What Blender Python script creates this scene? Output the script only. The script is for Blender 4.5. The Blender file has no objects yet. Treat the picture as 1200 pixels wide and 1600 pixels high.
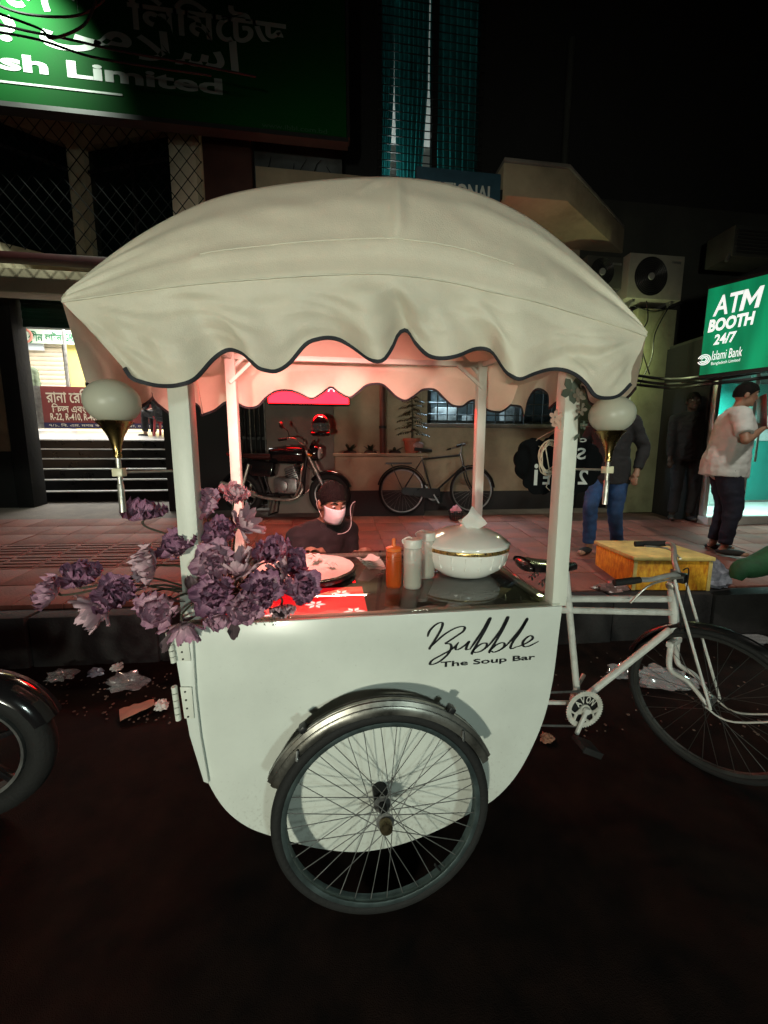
import bpy, bmesh, math, random
from mathutils import Vector, Matrix, noise
from math import pi, sin, cos, tan, radians, atan2, sqrt
S = bpy.context.scene
COL = S.collection
random.seed(11)
R = random.Random(5)

# ------------------------------------------------------------------ camera
CAM_H, PITCH, YAW = 1.45, radians(8.0), radians(7.5)
cam_d = bpy.data.cameras.new('camera'); cam = bpy.data.objects.new('camera', cam_d); COL.objects.link(cam)
cam.location = (0, 0, CAM_H); cam.rotation_euler = (pi/2 - PITCH, 0, -YAW)
cam_d.sensor_fit = 'HORIZONTAL'; cam_d.sensor_width = 36; cam_d.lens = 18; cam_d.clip_start = .05; cam_d.clip_end = 400
S.camera = cam
# ------------------------------------------------------------------ night sky, moon, exposure
w = bpy.data.worlds.new('World'); S.world = w; w.use_nodes = True
nt = w.node_tree; bg = nt.nodes['Background']
sky = nt.nodes.new('ShaderNodeTexSky'); sky.sky_type = 'NISHITA'; sky.sun_disc = False
sky.sun_elevation = radians(2); sky.sun_rotation = radians(200)
nt.links.new(sky.outputs[0], bg.inputs[0]); bg.inputs[1].default_value = .0016
S.view_settings.view_transform = 'Standard'; S.view_settings.look = 'None'
S.view_settings.exposure = 0; S.view_settings.gamma = 1; S.view_settings.use_curve_mapping = False

def lamp(name, kind, loc, energy, col, target=None, **k):
    d = bpy.data.lights.new(name, kind); d.energy = energy; d.color = col
    for a, v in k.items(): setattr(d, a, v)
    o = bpy.data.objects.new(name, d); COL.objects.link(o); o.location = loc
    if target is not None:
        o.rotation_euler = (Vector(target) - Vector(loc)).to_track_quat('-Z', 'Y').to_euler()
    return o
lamp('moon', 'SUN', (0, 0, 20), .02, (1, .93, .82), (3, 8, 0), angle=radians(.5))
# low shop and vehicle lights across the street, behind the photographer
lamp('street_light_warm', 'SPOT', (-1.55, -3.3, .85), 500, (.98, 1.0, .82), (.3, 1.3, 1.15), spot_size=radians(71), spot_blend=.75, shadow_soft_size=.15)
lamp('added_overhead_spot', 'SPOT', (3.4, .6, 5.2), 420, (1, .94, .82), (3.1, 3.3, .7), spot_size=radians(58), spot_blend=.8, shadow_soft_size=.12)  # unseen spot added to brighten the right pavement and the yellow box
lamp('street_light_cool', 'SPOT', (1.5, -3.4, 1.95), 225, (.80, 1.0, .92), (.1, 1.3, 1.15), spot_size=radians(74), spot_blend=.75, shadow_soft_size=.22)

# ------------------------------------------------------------------ pixel -> place
_f = Vector((sin(YAW)*cos(PITCH), cos(YAW)*cos(PITCH), -sin(PITCH)))
_r = Vector((cos(YAW), -sin(YAW), 0)); _u = _r.cross(_f); _O = Vector((0, 0, CAM_H))
def ray(px, py): return _f + _r*((px-600)/600) - _u*((py-800)/600)
def at(px, py, Y): d = ray(px, py); return _O + d*(Y/d.y)
def atz(px, py, Z): d = ray(px, py); return _O + d*((Z-CAM_H)/d.z)
def atx(px, py, X): d = ray(px, py); return _O + d*(X/d.x)
def pav_z(y): return .36 + .1*(y-2.7)
def pav(px, py):
    d = ray(px, py); t = (.09-CAM_H)/(d.z-.1*d.y); return _O + d*t
def V(*a): return Vector(a)
def interp(pts, x):
    if x <= pts[0][0]: return pts[0][1]
    for (a, b), (c, d) in zip(pts, pts[1:]):
        if x <= c:
            t = (x-a)/(c-a) if c > a else 0
            return b + (d-b)*t
    return pts[-1][1]
def smooth_interp(pts, x):
    n = len(pts)
    if x <= pts[0][0]: return pts[0][1]
    if x >= pts[-1][0]: return pts[-1][1]
    for i in range(n-1):
        if x <= pts[i+1][0]:
            x0, y0 = pts[i]; x1, y1 = pts[i+1]; h = x1-x0; t = (x-x0)/h
            m0 = (y1-pts[i-1][1])/(x1-pts[i-1][0]) if i else (y1-y0)/h
            m1 = (pts[i+2][1]-y0)/(pts[i+2][0]-x0) if i+2 < n else (y1-y0)/h
            return (2*t**3-3*t*t+1)*y0 + (t**3-2*t*t+t)*h*m0 + (-2*t**3+3*t*t)*y1 + (t**3-t*t)*h*m1
def catmull(P, k=6, closed=False):
    P = [Vector(p) for p in P]; n = len(P); out = []
    rng = range(n if closed else n-1)
    for i in rng:
        if closed: a, b, c, d = P[i-1], P[i], P[(i+1) % n], P[(i+2) % n]
        else: a, b, c, d = P[max(i-1, 0)], P[i], P[i+1], P[min(i+2, n-1)]
        for j in range(k):
            t = j/k
            out.append(.5*((2*b)+(c-a)*t+(2*a-5*b+4*c-d)*t*t+(3*b-a-3*c+d)*t**3))
    if not closed: out.append(P[-1].copy())
    return out

# ------------------------------------------------------------------ materials
MATS = {}
def mat(name, col, rough=.6, metal=0, var=.15, vs=6, bump=0, bs=40, emit=None, es=0, spec=.5, dark=None, dirt=0, coat=0, transl=0, sheen=0, aniso=None):
    if name in MATS: return MATS[name]
    m = bpy.data.materials.new(name); m.use_nodes = True; n = m.node_tree.nodes; L = m.node_tree.links
    b = n['Principled BSDF']; tc = n.new('ShaderNodeTexCoord')
    b.inputs['Roughness'].default_value = rough; b.inputs['Metallic'].default_value = metal
    b.inputs['Specular IOR Level'].default_value = spec; b.inputs['Coat Weight'].default_value = coat
    c = (*col, 1)
    if var > 0:
        nz = n.new('ShaderNodeTexNoise'); nz.inputs['Scale'].default_value = vs; nz.inputs['Detail'].default_value = 6; nz.inputs['Roughness'].default_value = .65
        if aniso:
            mp = n.new('ShaderNodeMapping'); mp.inputs['Scale'].default_value = aniso; L.new(tc.outputs['Object'], mp.inputs[0]); L.new(mp.outputs[0], nz.inputs[0])
        else: L.new(tc.outputs['Object'], nz.inputs[0])
        r = n.new('ShaderNodeValToRGB'); r.color_ramp.elements[0].position = .3; r.color_ramp.elements[1].position = .7
        d = dark if dark else tuple(x*(1-var*1.6) for x in col)
        r.color_ramp.elements[0].color = (*d, 1); r.color_ramp.elements[1].color = (*[min(1, x*(1+var*.5)) for x in col], 1)
        L.new(nz.outputs[0], r.inputs[0]); src = r.outputs[0]
        if dirt:
            n2 = n.new('ShaderNodeTexNoise'); n2.inputs['Scale'].default_value = vs*.37; n2.inputs['Detail'].default_value = 9; n2.inputs['Roughness'].default_value = .75
            L.new(tc.outputs['Object'], n2.inputs[0])
            r2 = n.new('ShaderNodeValToRGB'); r2.color_ramp.elements[0].position = .52; r2.color_ramp.elements[1].position = .72
            r2.color_ramp.elements[0].color = (0, 0, 0, 1); r2.color_ramp.elements[1].color = (dirt,)*3+(1,)
            L.new(n2.outputs[0], r2.inputs[0])
            mx = n.new('ShaderNodeMix'); mx.data_type = 'RGBA'; mx.inputs['B'].default_value = (col[0]*.35, col[1]*.3, col[2]*.22, 1)
            L.new(r2.outputs[0], mx.inputs['Factor']); L.new(src, mx.inputs['A']); src = mx.outputs['Result']
        L.new(src, b.inputs['Base Color'])
        rr = n.new('ShaderNodeMapRange'); rr.inputs['To Min'].default_value = max(.02, rough-.12); rr.inputs['To Max'].default_value = min(1, rough+.12)
        L.new(nz.outputs[0], rr.inputs[0]); L.new(rr.outputs[0], b.inputs['Roughness'])
    else:
        b.inputs['Base Color'].default_value = c; src = None
    if bump:
        nb = n.new('ShaderNodeTexNoise'); nb.inputs['Scale'].default_value = bs; nb.inputs['Detail'].default_value = 4; L.new(tc.outputs['Object'], nb.inputs[0])
        bp = n.new('ShaderNodeBump'); bp.inputs['Strength'].default_value = bump; bp.inputs['Distance'].default_value = .01
        L.new(nb.outputs[0], bp.inputs['Height']); L.new(bp.outputs[0], b.inputs['Normal'])
    if emit:
        b.inputs['Emission Color'].default_value = (*emit, 1); b.inputs['Emission Strength'].default_value = es
    if transl:
        tr = n.new('ShaderNodeBsdfTranslucent'); tr.inputs[0].default_value = c
        if src is not None: L.new(src, tr.inputs[0])
        ms = n.new('ShaderNodeMixShader'); ms.inputs[0].default_value = transl
        L.new(b.outputs[0], ms.inputs[1]); L.new(tr.outputs[0], ms.inputs[2]); L.new(ms.outputs[0], n['Material Output'].inputs[0])
    MATS[name] = m; return m
def mat_glass(name, tint=(1, 1, 1), ior=1.5, rough=.02, haze=0):
    if name in MATS: return MATS[name]
    m = bpy.data.materials.new(name); m.use_nodes = True; n = m.node_tree.nodes; L = m.node_tree.links
    n.remove(n['Principled BSDF'])
    t = n.new('ShaderNodeBsdfTransparent'); t.inputs[0].default_value = (*tint, 1)
    g = n.new('ShaderNodeBsdfGlossy'); g.inputs['Roughness'].default_value = rough
    fr = n.new('ShaderNodeFresnel'); fr.inputs[0].default_value = ior
    ge = n.new('ShaderNodeNewGeometry'); iv = n.new('ShaderNodeMath'); iv.operation = 'SUBTRACT'; iv.inputs[0].default_value = 1; L.new(ge.outputs['Backfacing'], iv.inputs[1])
    mu = n.new('ShaderNodeMath'); mu.operation = 'MULTIPLY'; L.new(fr.outputs[0], mu.inputs[0]); L.new(iv.outputs[0], mu.inputs[1])
    ms = n.new('ShaderNodeMixShader'); L.new(mu.outputs[0], ms.inputs[0]); L.new(t.outputs[0], ms.inputs[1]); L.new(g.outputs[0], ms.inputs[2])
    out = ms
    if haze:
        d = n.new('ShaderNodeBsdfDiffuse'); d.inputs[0].default_value = (.8, .8, .8, 1)
        m2 = n.new('ShaderNodeMixShader'); m2.inputs[0].default_value = haze; L.new(ms.outputs[0], m2.inputs[1]); L.new(d.outputs[0], m2.inputs[2]); out = m2
    L.new(out.outputs[0], n['Material Output'].inputs[0]); MATS[name] = m; return m
def mat_emit(name, col, s):
    if name in MATS: return MATS[name]
    return mat(name, tuple(min(.8, c) for c in col), .4, var=0, emit=col, es=s)

cream_paint = mat('cream_wall_paint', (.36, .29, .19), .8, var=.22, vs=1.6, bump=.25, bs=30, dirt=.7)
grey_paint = mat('grey_wall_paint', (.19, .17, .14), .8, var=.25, vs=1.3, bump=.25, bs=30, dirt=.6)
dark_dado = mat('dark_dado_paint', (.018, .017, .016), .7, var=.4, vs=3, bump=.2)
concrete = mat('concrete', (.17, .15, .13), .85, var=.3, vs=2.5, bump=.4, bs=60, dirt=.5)
asphalt = mat('asphalt', (.0125, .0060, .0043), .95, spec=.12, var=.55, vs=7, bump=.5, bs=330, dirt=.5)
kerb_m = mat('kerb_concrete', (.019, .018, .018), .85, var=.35, vs=5, bump=.5, bs=50, dirt=.5)
tile_m = mat('pavement_tile', (.25, .086, .060), .75, var=.35, vs=2.3, bump=.4, bs=70, dirt=.8)
tile_b = mat('pavement_tile_worn', (.215, .074, .053), .8, var=.38, vs=3.1, bump=.4, bs=60, dirt=.85)
panel_white = mat('white_gloss_panel', (.68, .71, .645), .32, var=.07, vs=3, bump=.035, bs=7, coat=.25, dirt=.16)
post_white = mat('white_post_paint', (.70, .71, .62), .45, var=.10, vs=9, bump=.08, bs=60, dirt=.25, aniso=(1, 1, .25))
bike_white = mat('white_bicycle_paint', (.62, .62, .57), .4, var=.15, vs=14, dirt=.5, bump=.1, bs=80)
canvas = mat('cream_canvas', (.77, .73, .585), .40, var=.10, vs=3.0, bump=.22, bs=320, transl=.24, dirt=.22)
trim_black = mat('black_hem_binding', (.012, .013, .018), .7, var=.3, vs=30)
chrome = mat('worn_chrome', (.58, .55, .48), .34, .7, var=.35, vs=18, dirt=.6)
steel = mat('dull_steel', (.30, .30, .29), .42, .7, var=.3, vs=12, dirt=.4)
rim_steel = mat('steel_rim', (.10, .135, .135), .42, .7, var=.3, vs=14, dirt=.5)
brass = mat('brass', (.40, .28, .11), .28, 1, var=.2, vs=20)
rubber = mat('black_rubber', (.007, .007, .0065), .8, var=.3, vs=15, bump=.3, bs=90)
black_plastic = mat('black_plastic', (.012, .012, .013), .4, var=.25, vs=12)
black_gloss = mat('black_gloss_paint', (.010, .009, .010), .15, var=.1, coat=.6)
red_gloss = mat('dark_red_gloss', (.22, .012, .012), .2, var=.1, coat=.6)
frosted = mat('frosted_globe_glass', (.58, .565, .45), .38, var=.03, transl=.3)
ceramic = mat('white_ceramic', (.84, .83, .76), .15, var=.03, coat=.4)
gold = mat('gold_band', (.62, .42, .12), .3, .8, var=.9, vs=90, dark=(.06, .04, .05))
paper = mat('white_paper', (.78, .77, .72), .8, var=.05, transl=.2)
ink_black = mat('black_ink', (.010, .010, .012), .4, var=0)
iron = mat('dark_iron', (.018, .017, .016), .55, .3, var=.3)
skin = mat('brown_skin', (.30, .17, .11), .55, var=.12, vs=12)
hair_m = mat('black_hair', (.007, .0055, .005), .75, var=.5, vs=60, bump=1.0, bs=150, spec=.2)
glass_dark = mat('dark_window_glass', (.006, .014, .013), .12, var=.2, vs=2)
shop_white = mat('bright_white_plaster', (.75, .74, .70), .7, var=.06, vs=2)
black_stone = mat('black_stone_step', (.010, .009, .009), .3, var=.3, vs=6)

# ------------------------------------------------------------------ mesh builder
class MB:
    def __init__(s): s.v = []; s.f = []
    def add(s, vs, fs):
        o = len(s.v); s.v += [Vector(p) for p in vs]; s.f += [tuple(i+o for i in q) for q in fs]; return s
    def box(s, c, d, rot=None):
        x, y, z = (k/2 for k in d); c = Vector(c)
        P = [V(a*x, b*y, e*z) for a in (-1, 1) for b in (-1, 1) for e in (-1, 1)]
        if rot is not None: P = [rot @ p for p in P]
        return s.add([p+c for p in P], [(0, 1, 3, 2), (4, 6, 7, 5), (0, 4, 5, 1), (2, 3, 7, 6), (0, 2, 6, 4), (1, 5, 7, 3)])
    def bb(s, lo, hi): return s.box([(a+b)/2 for a, b in zip(lo, hi)], [abs(b-a) for a, b in zip(lo, hi)])
    def bar(s, a, b, wd, th=None, up=(0, 0, 1)):
        a, b = Vector(a), Vector(b); d = b-a; q = d.to_track_quat('Z', 'Y').to_matrix()
        return s.box((a+b)/2, (wd, th or wd, d.length), q)
    def tube(s, pts, r, n=8, closed=False, cap=True, flat=None):
        P = [Vector(p) for p in pts]; k = len(P); rr = r if isinstance(r, (list, tuple)) else [r]*k
        T = []
        for i in range(k):
            if closed: t = P[(i+1) % k]-P[i-1]
            else: t = P[min(i+1, k-1)]-P[max(i-1, 0)]
            T.append(t.normalized() if t.length > 1e-9 else V(0, 0, 1))
        nrm = T[0].orthogonal().normalized(); vs = []
        if abs(T[0].z) < .9: nrm = (V(0, 0, 1)-T[0]*T[0].z).normalized()
        for i in range(k):
            nrm = (nrm-T[i]*nrm.dot(T[i]))
            nrm = nrm.normalized() if nrm.length > 1e-6 else T[i].orthogonal().normalized()
            bn = T[i].cross(nrm)
            for j in range(n):
                a = 2*pi*j/n; e = flat if flat else 1
                vs.append(P[i]+(nrm*cos(a)+bn*sin(a)*e)*rr[i])
        fs = []
        for i in range(k if closed else k-1):
            i2 = (i+1) % k
            for j in range(n): fs.append((i*n+j, i*n+(j+1) % n, i2*n+(j+1) % n, i2*n+j))
        if cap and not closed: fs += [tuple(range(n-1, -1, -1)), tuple((k-1)*n+j for j in range(n))]
        return s.add(vs, fs)
    def lathe(s, prof, o=(0, 0, 0), axis=(0, 0, 1), n=24, sc=(1, 1), cap=True):
        q = Vector(axis).to_track_quat('Z', 'Y').to_matrix(); o = Vector(o); vs = []; fs = []; k = len(prof)
        for r, z in prof:
            for j in range(n):
                a = 2*pi*j/n; vs.append(o+q @ V(r*cos(a)*sc[0], r*sin(a)*sc[1], z))
        for i in range(k-1):
            for j in range(n): fs.append((i*n+j, i*n+(j+1) % n, (i+1)*n+(j+1) % n, (i+1)*n+j))
        if cap and prof[0][0] > 1e-5: fs.append(tuple(range(n-1, -1, -1)))
        if cap and prof[-1][0] > 1e-5: fs.append(tuple((k-1)*n+j for j in range(n)))
        return s.add(vs, fs)
    def ring(s, c, axis, Rd, r, n=48, m=8, a0=0, a1=2*pi, sq=1):
        c = Vector(c); q = Vector(axis).to_track_quat('Z', 'Y').to_matrix(); full = abs(a1-a0) > 2*pi-.01
        k = n if full else n+1; vs = []; fs = []
        for i in range(k):
            a = a0+(a1-a0)*i/n
            for j in range(m):
                b = 2*pi*j/m; vs.append(c+q @ V((Rd+r*cos(b))*cos(a), (Rd+r*cos(b))*sin(a), r*sin(b)*sq))
        for i in range(k if full else k-1):
            for j in range(m): fs.append((i*m+j, ((i+1) % k)*m+j, ((i+1) % k)*m+(j+1) % m, i*m+(j+1) % m))
        if not full: fs += [tuple(range(m)), tuple((k-1)*m+j for j in range(m-1, -1, -1))]
        return s.add(vs, fs)
    def grid(s, rows):
        k, n = len(rows), len(rows[0]); vs = [p for r in rows for p in r]
        return s.add(vs, [(i*n+j, i*n+j+1, (i+1)*n+j+1, (i+1)*n+j) for i in range(k-1) for j in range(n-1)])
    def prism(s, outl, off):
        n = len(outl); A = [Vector(p) for p in outl]; B = [p+Vector(off) for p in A]
        return s.add(A+B, [tuple(range(n-1, -1, -1)), tuple(range(n, 2*n))]+[(i, (i+1) % n, n+(i+1) % n, n+i) for i in range(n)])
    def ball(s, c, d, n=16, m=10, rot=None):
        vs = []; fs = []; c = Vector(c)
        for i in range(m+1):
            t = pi*i/m
            for j in range(n):
                a = 2*pi*j/n; p = V(sin(t)*cos(a)*d[0], sin(t)*sin(a)*d[1], cos(t)*d[2]); vs.append(c+(rot @ p if rot else p))
        for i in range(m):
            for j in range(n): fs.append((i*n+j, (i+1)*n+j, (i+1)*n+(j+1) % n, i*n+(j+1) % n))
        return s.add(vs, fs)
    def mesh(s, name, m, smooth=40, bevel=0, origin=V(0, 0, 0), solid=0):
        me = bpy.data.meshes.new(name); me.from_pydata([p-origin for p in s.v], [], s.f)
        bm = bmesh.new(); bm.from_mesh(me); bmesh.ops.remove_doubles(bm, verts=bm.verts, dist=1e-6)
        if solid:
            bm.normal_update(); bmesh.ops.solidify(bm, geom=bm.faces[:], thickness=solid)
        bmesh.ops.recalc_face_normals(bm, faces=bm.faces)
        if bevel:
            ed = [e for e in bm.edges if len(e.link_faces) == 2 and e.calc_face_angle(0) > radians(35)]
            bmesh.ops.bevel(bm, geom=ed, offset=bevel, segments=2, affect='EDGES', clamp_overlap=True, profile=.5)
        for f in bm.faces: f.smooth = True
        for e in bm.edges:
            if len(e.link_faces) == 2 and e.calc_face_angle(0) > radians(smooth): e.smooth = False
        bm.to_mesh(me); bm.free()
        if m: me.materials.append(m)
        return me
def origin_of(p):
    o = V(0, 0, 0)
    while p is not None: o = o+Vector(p.location); p = p.parent
    return o
def obj(name, mb, m, parent=None, label=None, **k):
    org = origin_of(parent) if parent is not None else V(0, 0, 0)
    me = mb if isinstance(mb, bpy.types.Mesh) else mb.mesh(name, m, origin=org, **k)
    o = bpy.data.objects.new(name, me); COL.objects.link(o)
    if parent is not None: o.parent = parent
    if label: o['label'] = label
    return o
def tag(o, label, cat, group=None):
    o['label'] = label; o['category'] = cat
    if group: o['group'] = group
    return o
def thing(name, label, cat, loc=(0, 0, 0), group=None):
    o = bpy.data.objects.new(name, None); COL.objects.link(o); o.location = loc; o.empty_display_size = .1
    return tag(o, label, cat, group)
def solo(name, mb, m, label, cat, group=None, **k):      # a thing that is one mesh, origin at its base
    xs = [p.x for p in mb.v]; ys = [p.y for p in mb.v]; zs = [p.z for p in mb.v]
    org = V((min(xs)+max(xs))/2, (min(ys)+max(ys))/2, min(zs))
    me = mb.mesh(name, m, origin=org, **k); o = bpy.data.objects.new(name, me); COL.objects.link(o); o.location = org
    return tag(o, label, cat, group)
def struct(name, mb, m, **k):
    o = obj(name, mb, m, **k); o['kind'] = 'structure'; return o
def dup(root, loc, rot=(0, 0, 0), label=None, group=None):
    r = root.copy(); COL.objects.link(r); r.location = loc; r.rotation_euler = rot
    if label: r['label'] = label
    if group: r['group'] = group
    for ch in list(root.children):
        c = ch.copy(); COL.objects.link(c); c.parent = r
        for g in ch.children:
            d = g.copy(); COL.objects.link(d); d.parent = c
    return r
def text_mb(s, o, ux, uy, wd, ht, th=.002, bold=0, shear=0, italic=0, mirror=False):
    """flat lettering: o = lower left corner, ux / uy unit axes, fitted to wd x ht"""
    c = bpy.data.curves.new('lettering', 'FONT'); c.body = s; c.size = 1; c.offset = bold; c.shear = shear; c.resolution_u = 3
    t = bpy.data.objects.new('lettering', c); COL.objects.link(t)
    dg = bpy.context.evaluated_depsgraph_get(); me = bpy.data.meshes.new_from_object(t.evaluated_get(dg))
    mb = MB(); o = Vector(o); ux = Vector(ux).normalized(); uy = Vector(uy).normalized(); nz = ux.cross(uy)
    P = [v.co.copy() for v in me.vertices]
    if P:
        x0, x1 = min(p.x for p in P), max(p.x for p in P); y0, y1 = min(p.y for p in P), max(p.y for p in P)
        pts = [o+ux*((x1-p.x if mirror else p.x-x0)/(x1-x0)*wd)+uy*((p.y-y0)/(y1-y0)*ht)+nz*th for p in P]
        mb.add(pts, [tuple(q.vertices) for q in me.polygons])
    bpy.data.objects.remove(t); bpy.data.curves.remove(c); bpy.data.meshes.remove(me)
    return mb
def ribbon(mb, pts, ws, nrm, th=.0015):
    """flat pen stroke lying on a plane with normal nrm"""
    n = len(pts); nrm = Vector(nrm); L = []; Rr = []
    for i in range(n):
        t = (pts[min(i+1, n-1)]-pts[max(i-1, 0)]).normalized(); sd = nrm.cross(t).normalized()*ws[i]/2
        L.append(pts[i]+sd+nrm*th); Rr.append(pts[i]-sd+nrm*th)
    mb.grid([L, Rr]); return mb

# ================================================================== GROUND
g = MB(); NX, NY = 60, 44
rows = []
for j in range(NY+1):
    y = -12+16*j/NY
    rows.append([V(-30+60*i/NX, y, .012*noise.noise(V(i*.9, y*1.3, 3.1))-.006) for i in range(NX+1)])
g.grid(rows); g.add([V(-150, -150, -.03), V(150, -150, -.03), V(150, 150, -.03), V(-150, 150, -.03)], [(0, 1, 2, 3)])
struct('road', g, asphalt, smooth=180)
KX0, KX1 = -9.0, 9.0
def kerb_y(x): return 2.71-.043*(x-.4)
pv = MB(); rows = []
for y0 in (0, .35, 1.2, 2.4, 3.4, 4.4, 12):
    rows.append([V(x, kerb_y(x)+.17+y0, pav_z(kerb_y(x)+.17+y0)-.035) for x in (-30, -12, -6, -3, 0, 3, 6, 12, 30)])
pv.grid(rows)
pavement = struct('pavement', pv, mat('pavement_bedding', (.10, .055, .042), .9, var=.4, vs=4, bump=.4, dirt=.7))
fc = MB(); fc.grid([[V(x, y, pav_z(y)-.027) for x in (-30, -3, 0, 3, 30)] for y in (kerb_y(0)+2.72, 12)])
struct('forecourt', fc, concrete)
kerb = MB(); kerb.grid([[V(x, kerb_y(x)+.03, -.05) for x in (-30, 0, 30)], [V(x, kerb_y(x)+.03, .33) for x in (-30, 0, 30)], [V(x, kerb_y(x)+.16, .33) for x in (-30, 0, 30)]])
kerb = struct('kerb', kerb, kerb_m)
x = KX0
while x < KX1:
    ln = .86; b = MB(); e = .010*R.uniform(-1, 1); zz = .36+.006*R.uniform(-1, 1)
    ang = Matrix.Rotation(atan2(-.043, 1)+R.uniform(-.006, .006), 3, 'Z')
    b.box((x+ln/2, kerb_y(x+ln/2)+.08+e, zz/2-.02), (ln-.014, .16, zz+.04), ang)
    obj('kerb_stone', b, kerb_m, kerb, bevel=.012); x += ln
# tiles, laid one by one on the sloping pavement
TS = .36
tb = MB().box((0, 0, -.02), (TS-.0045, TS-.0045, .04)); tile_me = tb.mesh('pavement_tile', tile_m, bevel=.003)
tb2 = MB().box((0, 0, -.02), (TS-.0045, TS-.0045, .04)); tile_me2 = tb2.mesh('pavement_tile', tile_b, bevel=.003)
tc = MB().box((0, 0, -.02), (TS-.0045, TS-.0045, .04))
for i in range(4): tc.box((0, -.12+.08*i, .003), (TS-.05, .036, .008))
tac_me = tc.mesh('tactile_tile', tile_b, bevel=.0025)
slope = Matrix.Rotation(atan2(.1, 1), 4, 'X')
for j in range(7):
    for i in range(-13, 23):
        x = i*TS; y = kerb_y(x)+.17+TS/2+j*TS
        if j == 6 and i > 8: continue
        tact = j in (2, 3) and i < 1
        me = tac_me if tact else (tile_me if R.random() < .6 else tile_me2)
        o = bpy.data.objects.new('tactile_tile' if tact else 'pavement_tile', me); COL.objects.link(o); o.parent = pavement
        o.matrix_local = Matrix.Translation((x, y, pav_z(y)+.0025*R.uniform(-1, 1))) @ slope @ Matrix.Rotation(R.uniform(-.01, .01)+atan2(-.043, 1), 4, 'Z') @ Matrix.Rotation(.006*R.uniform(-1, 1), 4, 'Y')

# ================================================================== SHOP BUILDING (middle and right)
wall_dark = mat('dark_grimy_wall', (.030, .032, .026), .8, var=.3, vs=1.4, bump=.25, bs=30, dirt=.7)
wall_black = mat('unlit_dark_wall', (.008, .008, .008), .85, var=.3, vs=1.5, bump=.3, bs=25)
sb = thing('shop_building', 'cream plastered shop building with barred window behind the parked bicycle', 'building', (1.5, 5.8, .6))
WY = 5.8
W0, W1, WZ0, WZ1 = 1.42, 3.72, 1.97, 3.0
b = MB()
b.bb((-.94, WY, .4), (W0, WY+.25, 5.25)).bb((W0, WY, .4), (W1, WY+.25, WZ0)).bb((W0, WY, WZ1), (W1, WY+.25, 5.25))
obj('wall', b, cream_paint, sb)
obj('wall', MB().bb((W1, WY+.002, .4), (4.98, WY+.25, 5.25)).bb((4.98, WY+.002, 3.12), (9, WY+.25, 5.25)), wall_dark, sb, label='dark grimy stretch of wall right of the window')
obj('wall_panel', MB().bb((-.94, WY-.03, .6), (.02, WY-.001, 3.2)), grey_paint, sb, bevel=.006)
obj('pilaster', MB().bb((.80, WY-.05, .6), (1.32, WY-.001, 4.2)), cream_paint, sb, bevel=.008)
dz = at(700, 768, WY-.04).z
obj('dado', MB().bb((1.33, WY-.03, .5), (3.9, WY-.002, dz)), dark_dado, sb, bevel=.005)
obj('dado', MB().bb((3.91, WY-.03, .5), (4.975, WY-.003, 1.5)), wall_black, sb, bevel=.005)
zl = at(580, 708, 5.5).z
pl = obj('planter_wall', MB().bb((.03, 5.50, .5), (1.32, WY-.055, zl-.05)), cream_paint, sb, bevel=.01)
obj('ledge', MB().bb((0, 5.46, zl-.048), (1.36, WY-.056, zl)), cream_paint, sb, bevel=.008)
obj('dado', MB().bb((.02, 5.485, .5), (1.325, 5.498, at(600, 766, 5.5).z)), dark_dado, sb)
red_brown = mat('red_oxide_pipe', (.12, .032, .02), .6, var=.3, vs=8)
pp = obj('drain_pipe', MB().tube([(.735, WY-.06, zl), (.735, WY-.06, 5.2)], .045, 12), red_brown, sb)
for z in (1.9, 2.6, 3.6): obj('pipe_clamp', MB().lathe([(.054, -.02), (.054, .02)], (.735, WY-.06, z), n=14), iron, pp)
# barred window
wn = obj('window', MB().bb((W0, WY+.02, WZ0), (W1, WY+.08, WZ0+.05)).bb((W0, WY+.02, WZ1-.05), (W1, WY+.08, WZ1)).bb((W0, WY+.02, WZ0), (W0+.06, WY+.08, WZ1)).bb((W1-.06, WY+.02, WZ0), (W1, WY+.08, WZ1))
         .bb((2.15, WY+.02, WZ0), (2.2, WY+.08, WZ1)).bb((2.93, WY+.02, WZ0), (2.98, WY+.08, WZ1)), iron, sb, bevel=.004)
obj('pane', MB().bb((W0+.03, WY+.05, WZ0+.02), (W1-.03, WY+.056, WZ1-.02)), mat_glass('window_glass', (.8, .9, .95)), wn)
obj('sill', MB().bb((W0-.06, WY-.07, WZ0-.06), (W1+.06, WY-.001, WZ0-.002)), concrete, wn, bevel=.006)
k = 0
for i in range(1, 15):
    xx = W0+i*(W1-W0)/15
    obj('bar', MB().tube([(xx, WY-.02, WZ0), (xx, WY-.02, WZ1)], .009, 6), iron, wn)
for z in (2.1, 2.27, 2.44, 2.61, 2.8): obj('bar', MB().tube([(W0, WY-.033, z), (W1, WY-.033, z)], .009, 6), iron, wn)
rm = MB().bb((W0-.3, 6.9, 1.4), (W1+.3, 6.95, 3.4)).bb((W0-.3, 6.06, 1.35), (W1+.3, 6.9, 1.4)).bb((W0-.35, 6.06, 1.4), (W0-.3, 6.9, 3.4)).bb((W1+.3, 6.06, 1.4), (W1+.35, 6.9, 3.4)).bb((W0-.3, 6.06, 3.4), (W1+.3, 6.9, 3.45))
obj('room', rm, mat('pale_blue_room_wall', (.30, .36, .40), .8, var=.5, vs=2.4), sb)
obj('shelf', MB().bb((1.6, 6.6, 1.95), (3.6, 6.89, 2.0)).bb((1.75, 6.62, 2.0), (2.15, 6.85, 2.32)).bb((2.3, 6.6, 2.0), (2.5, 6.8, 2.2)).bb((3.0, 6.6, 2.0), (3.3, 6.8, 2.4)), mat('dim_shelf_goods', (.10, .09, .08), .7, var=.6, vs=5), sb, bevel=.01)
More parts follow.
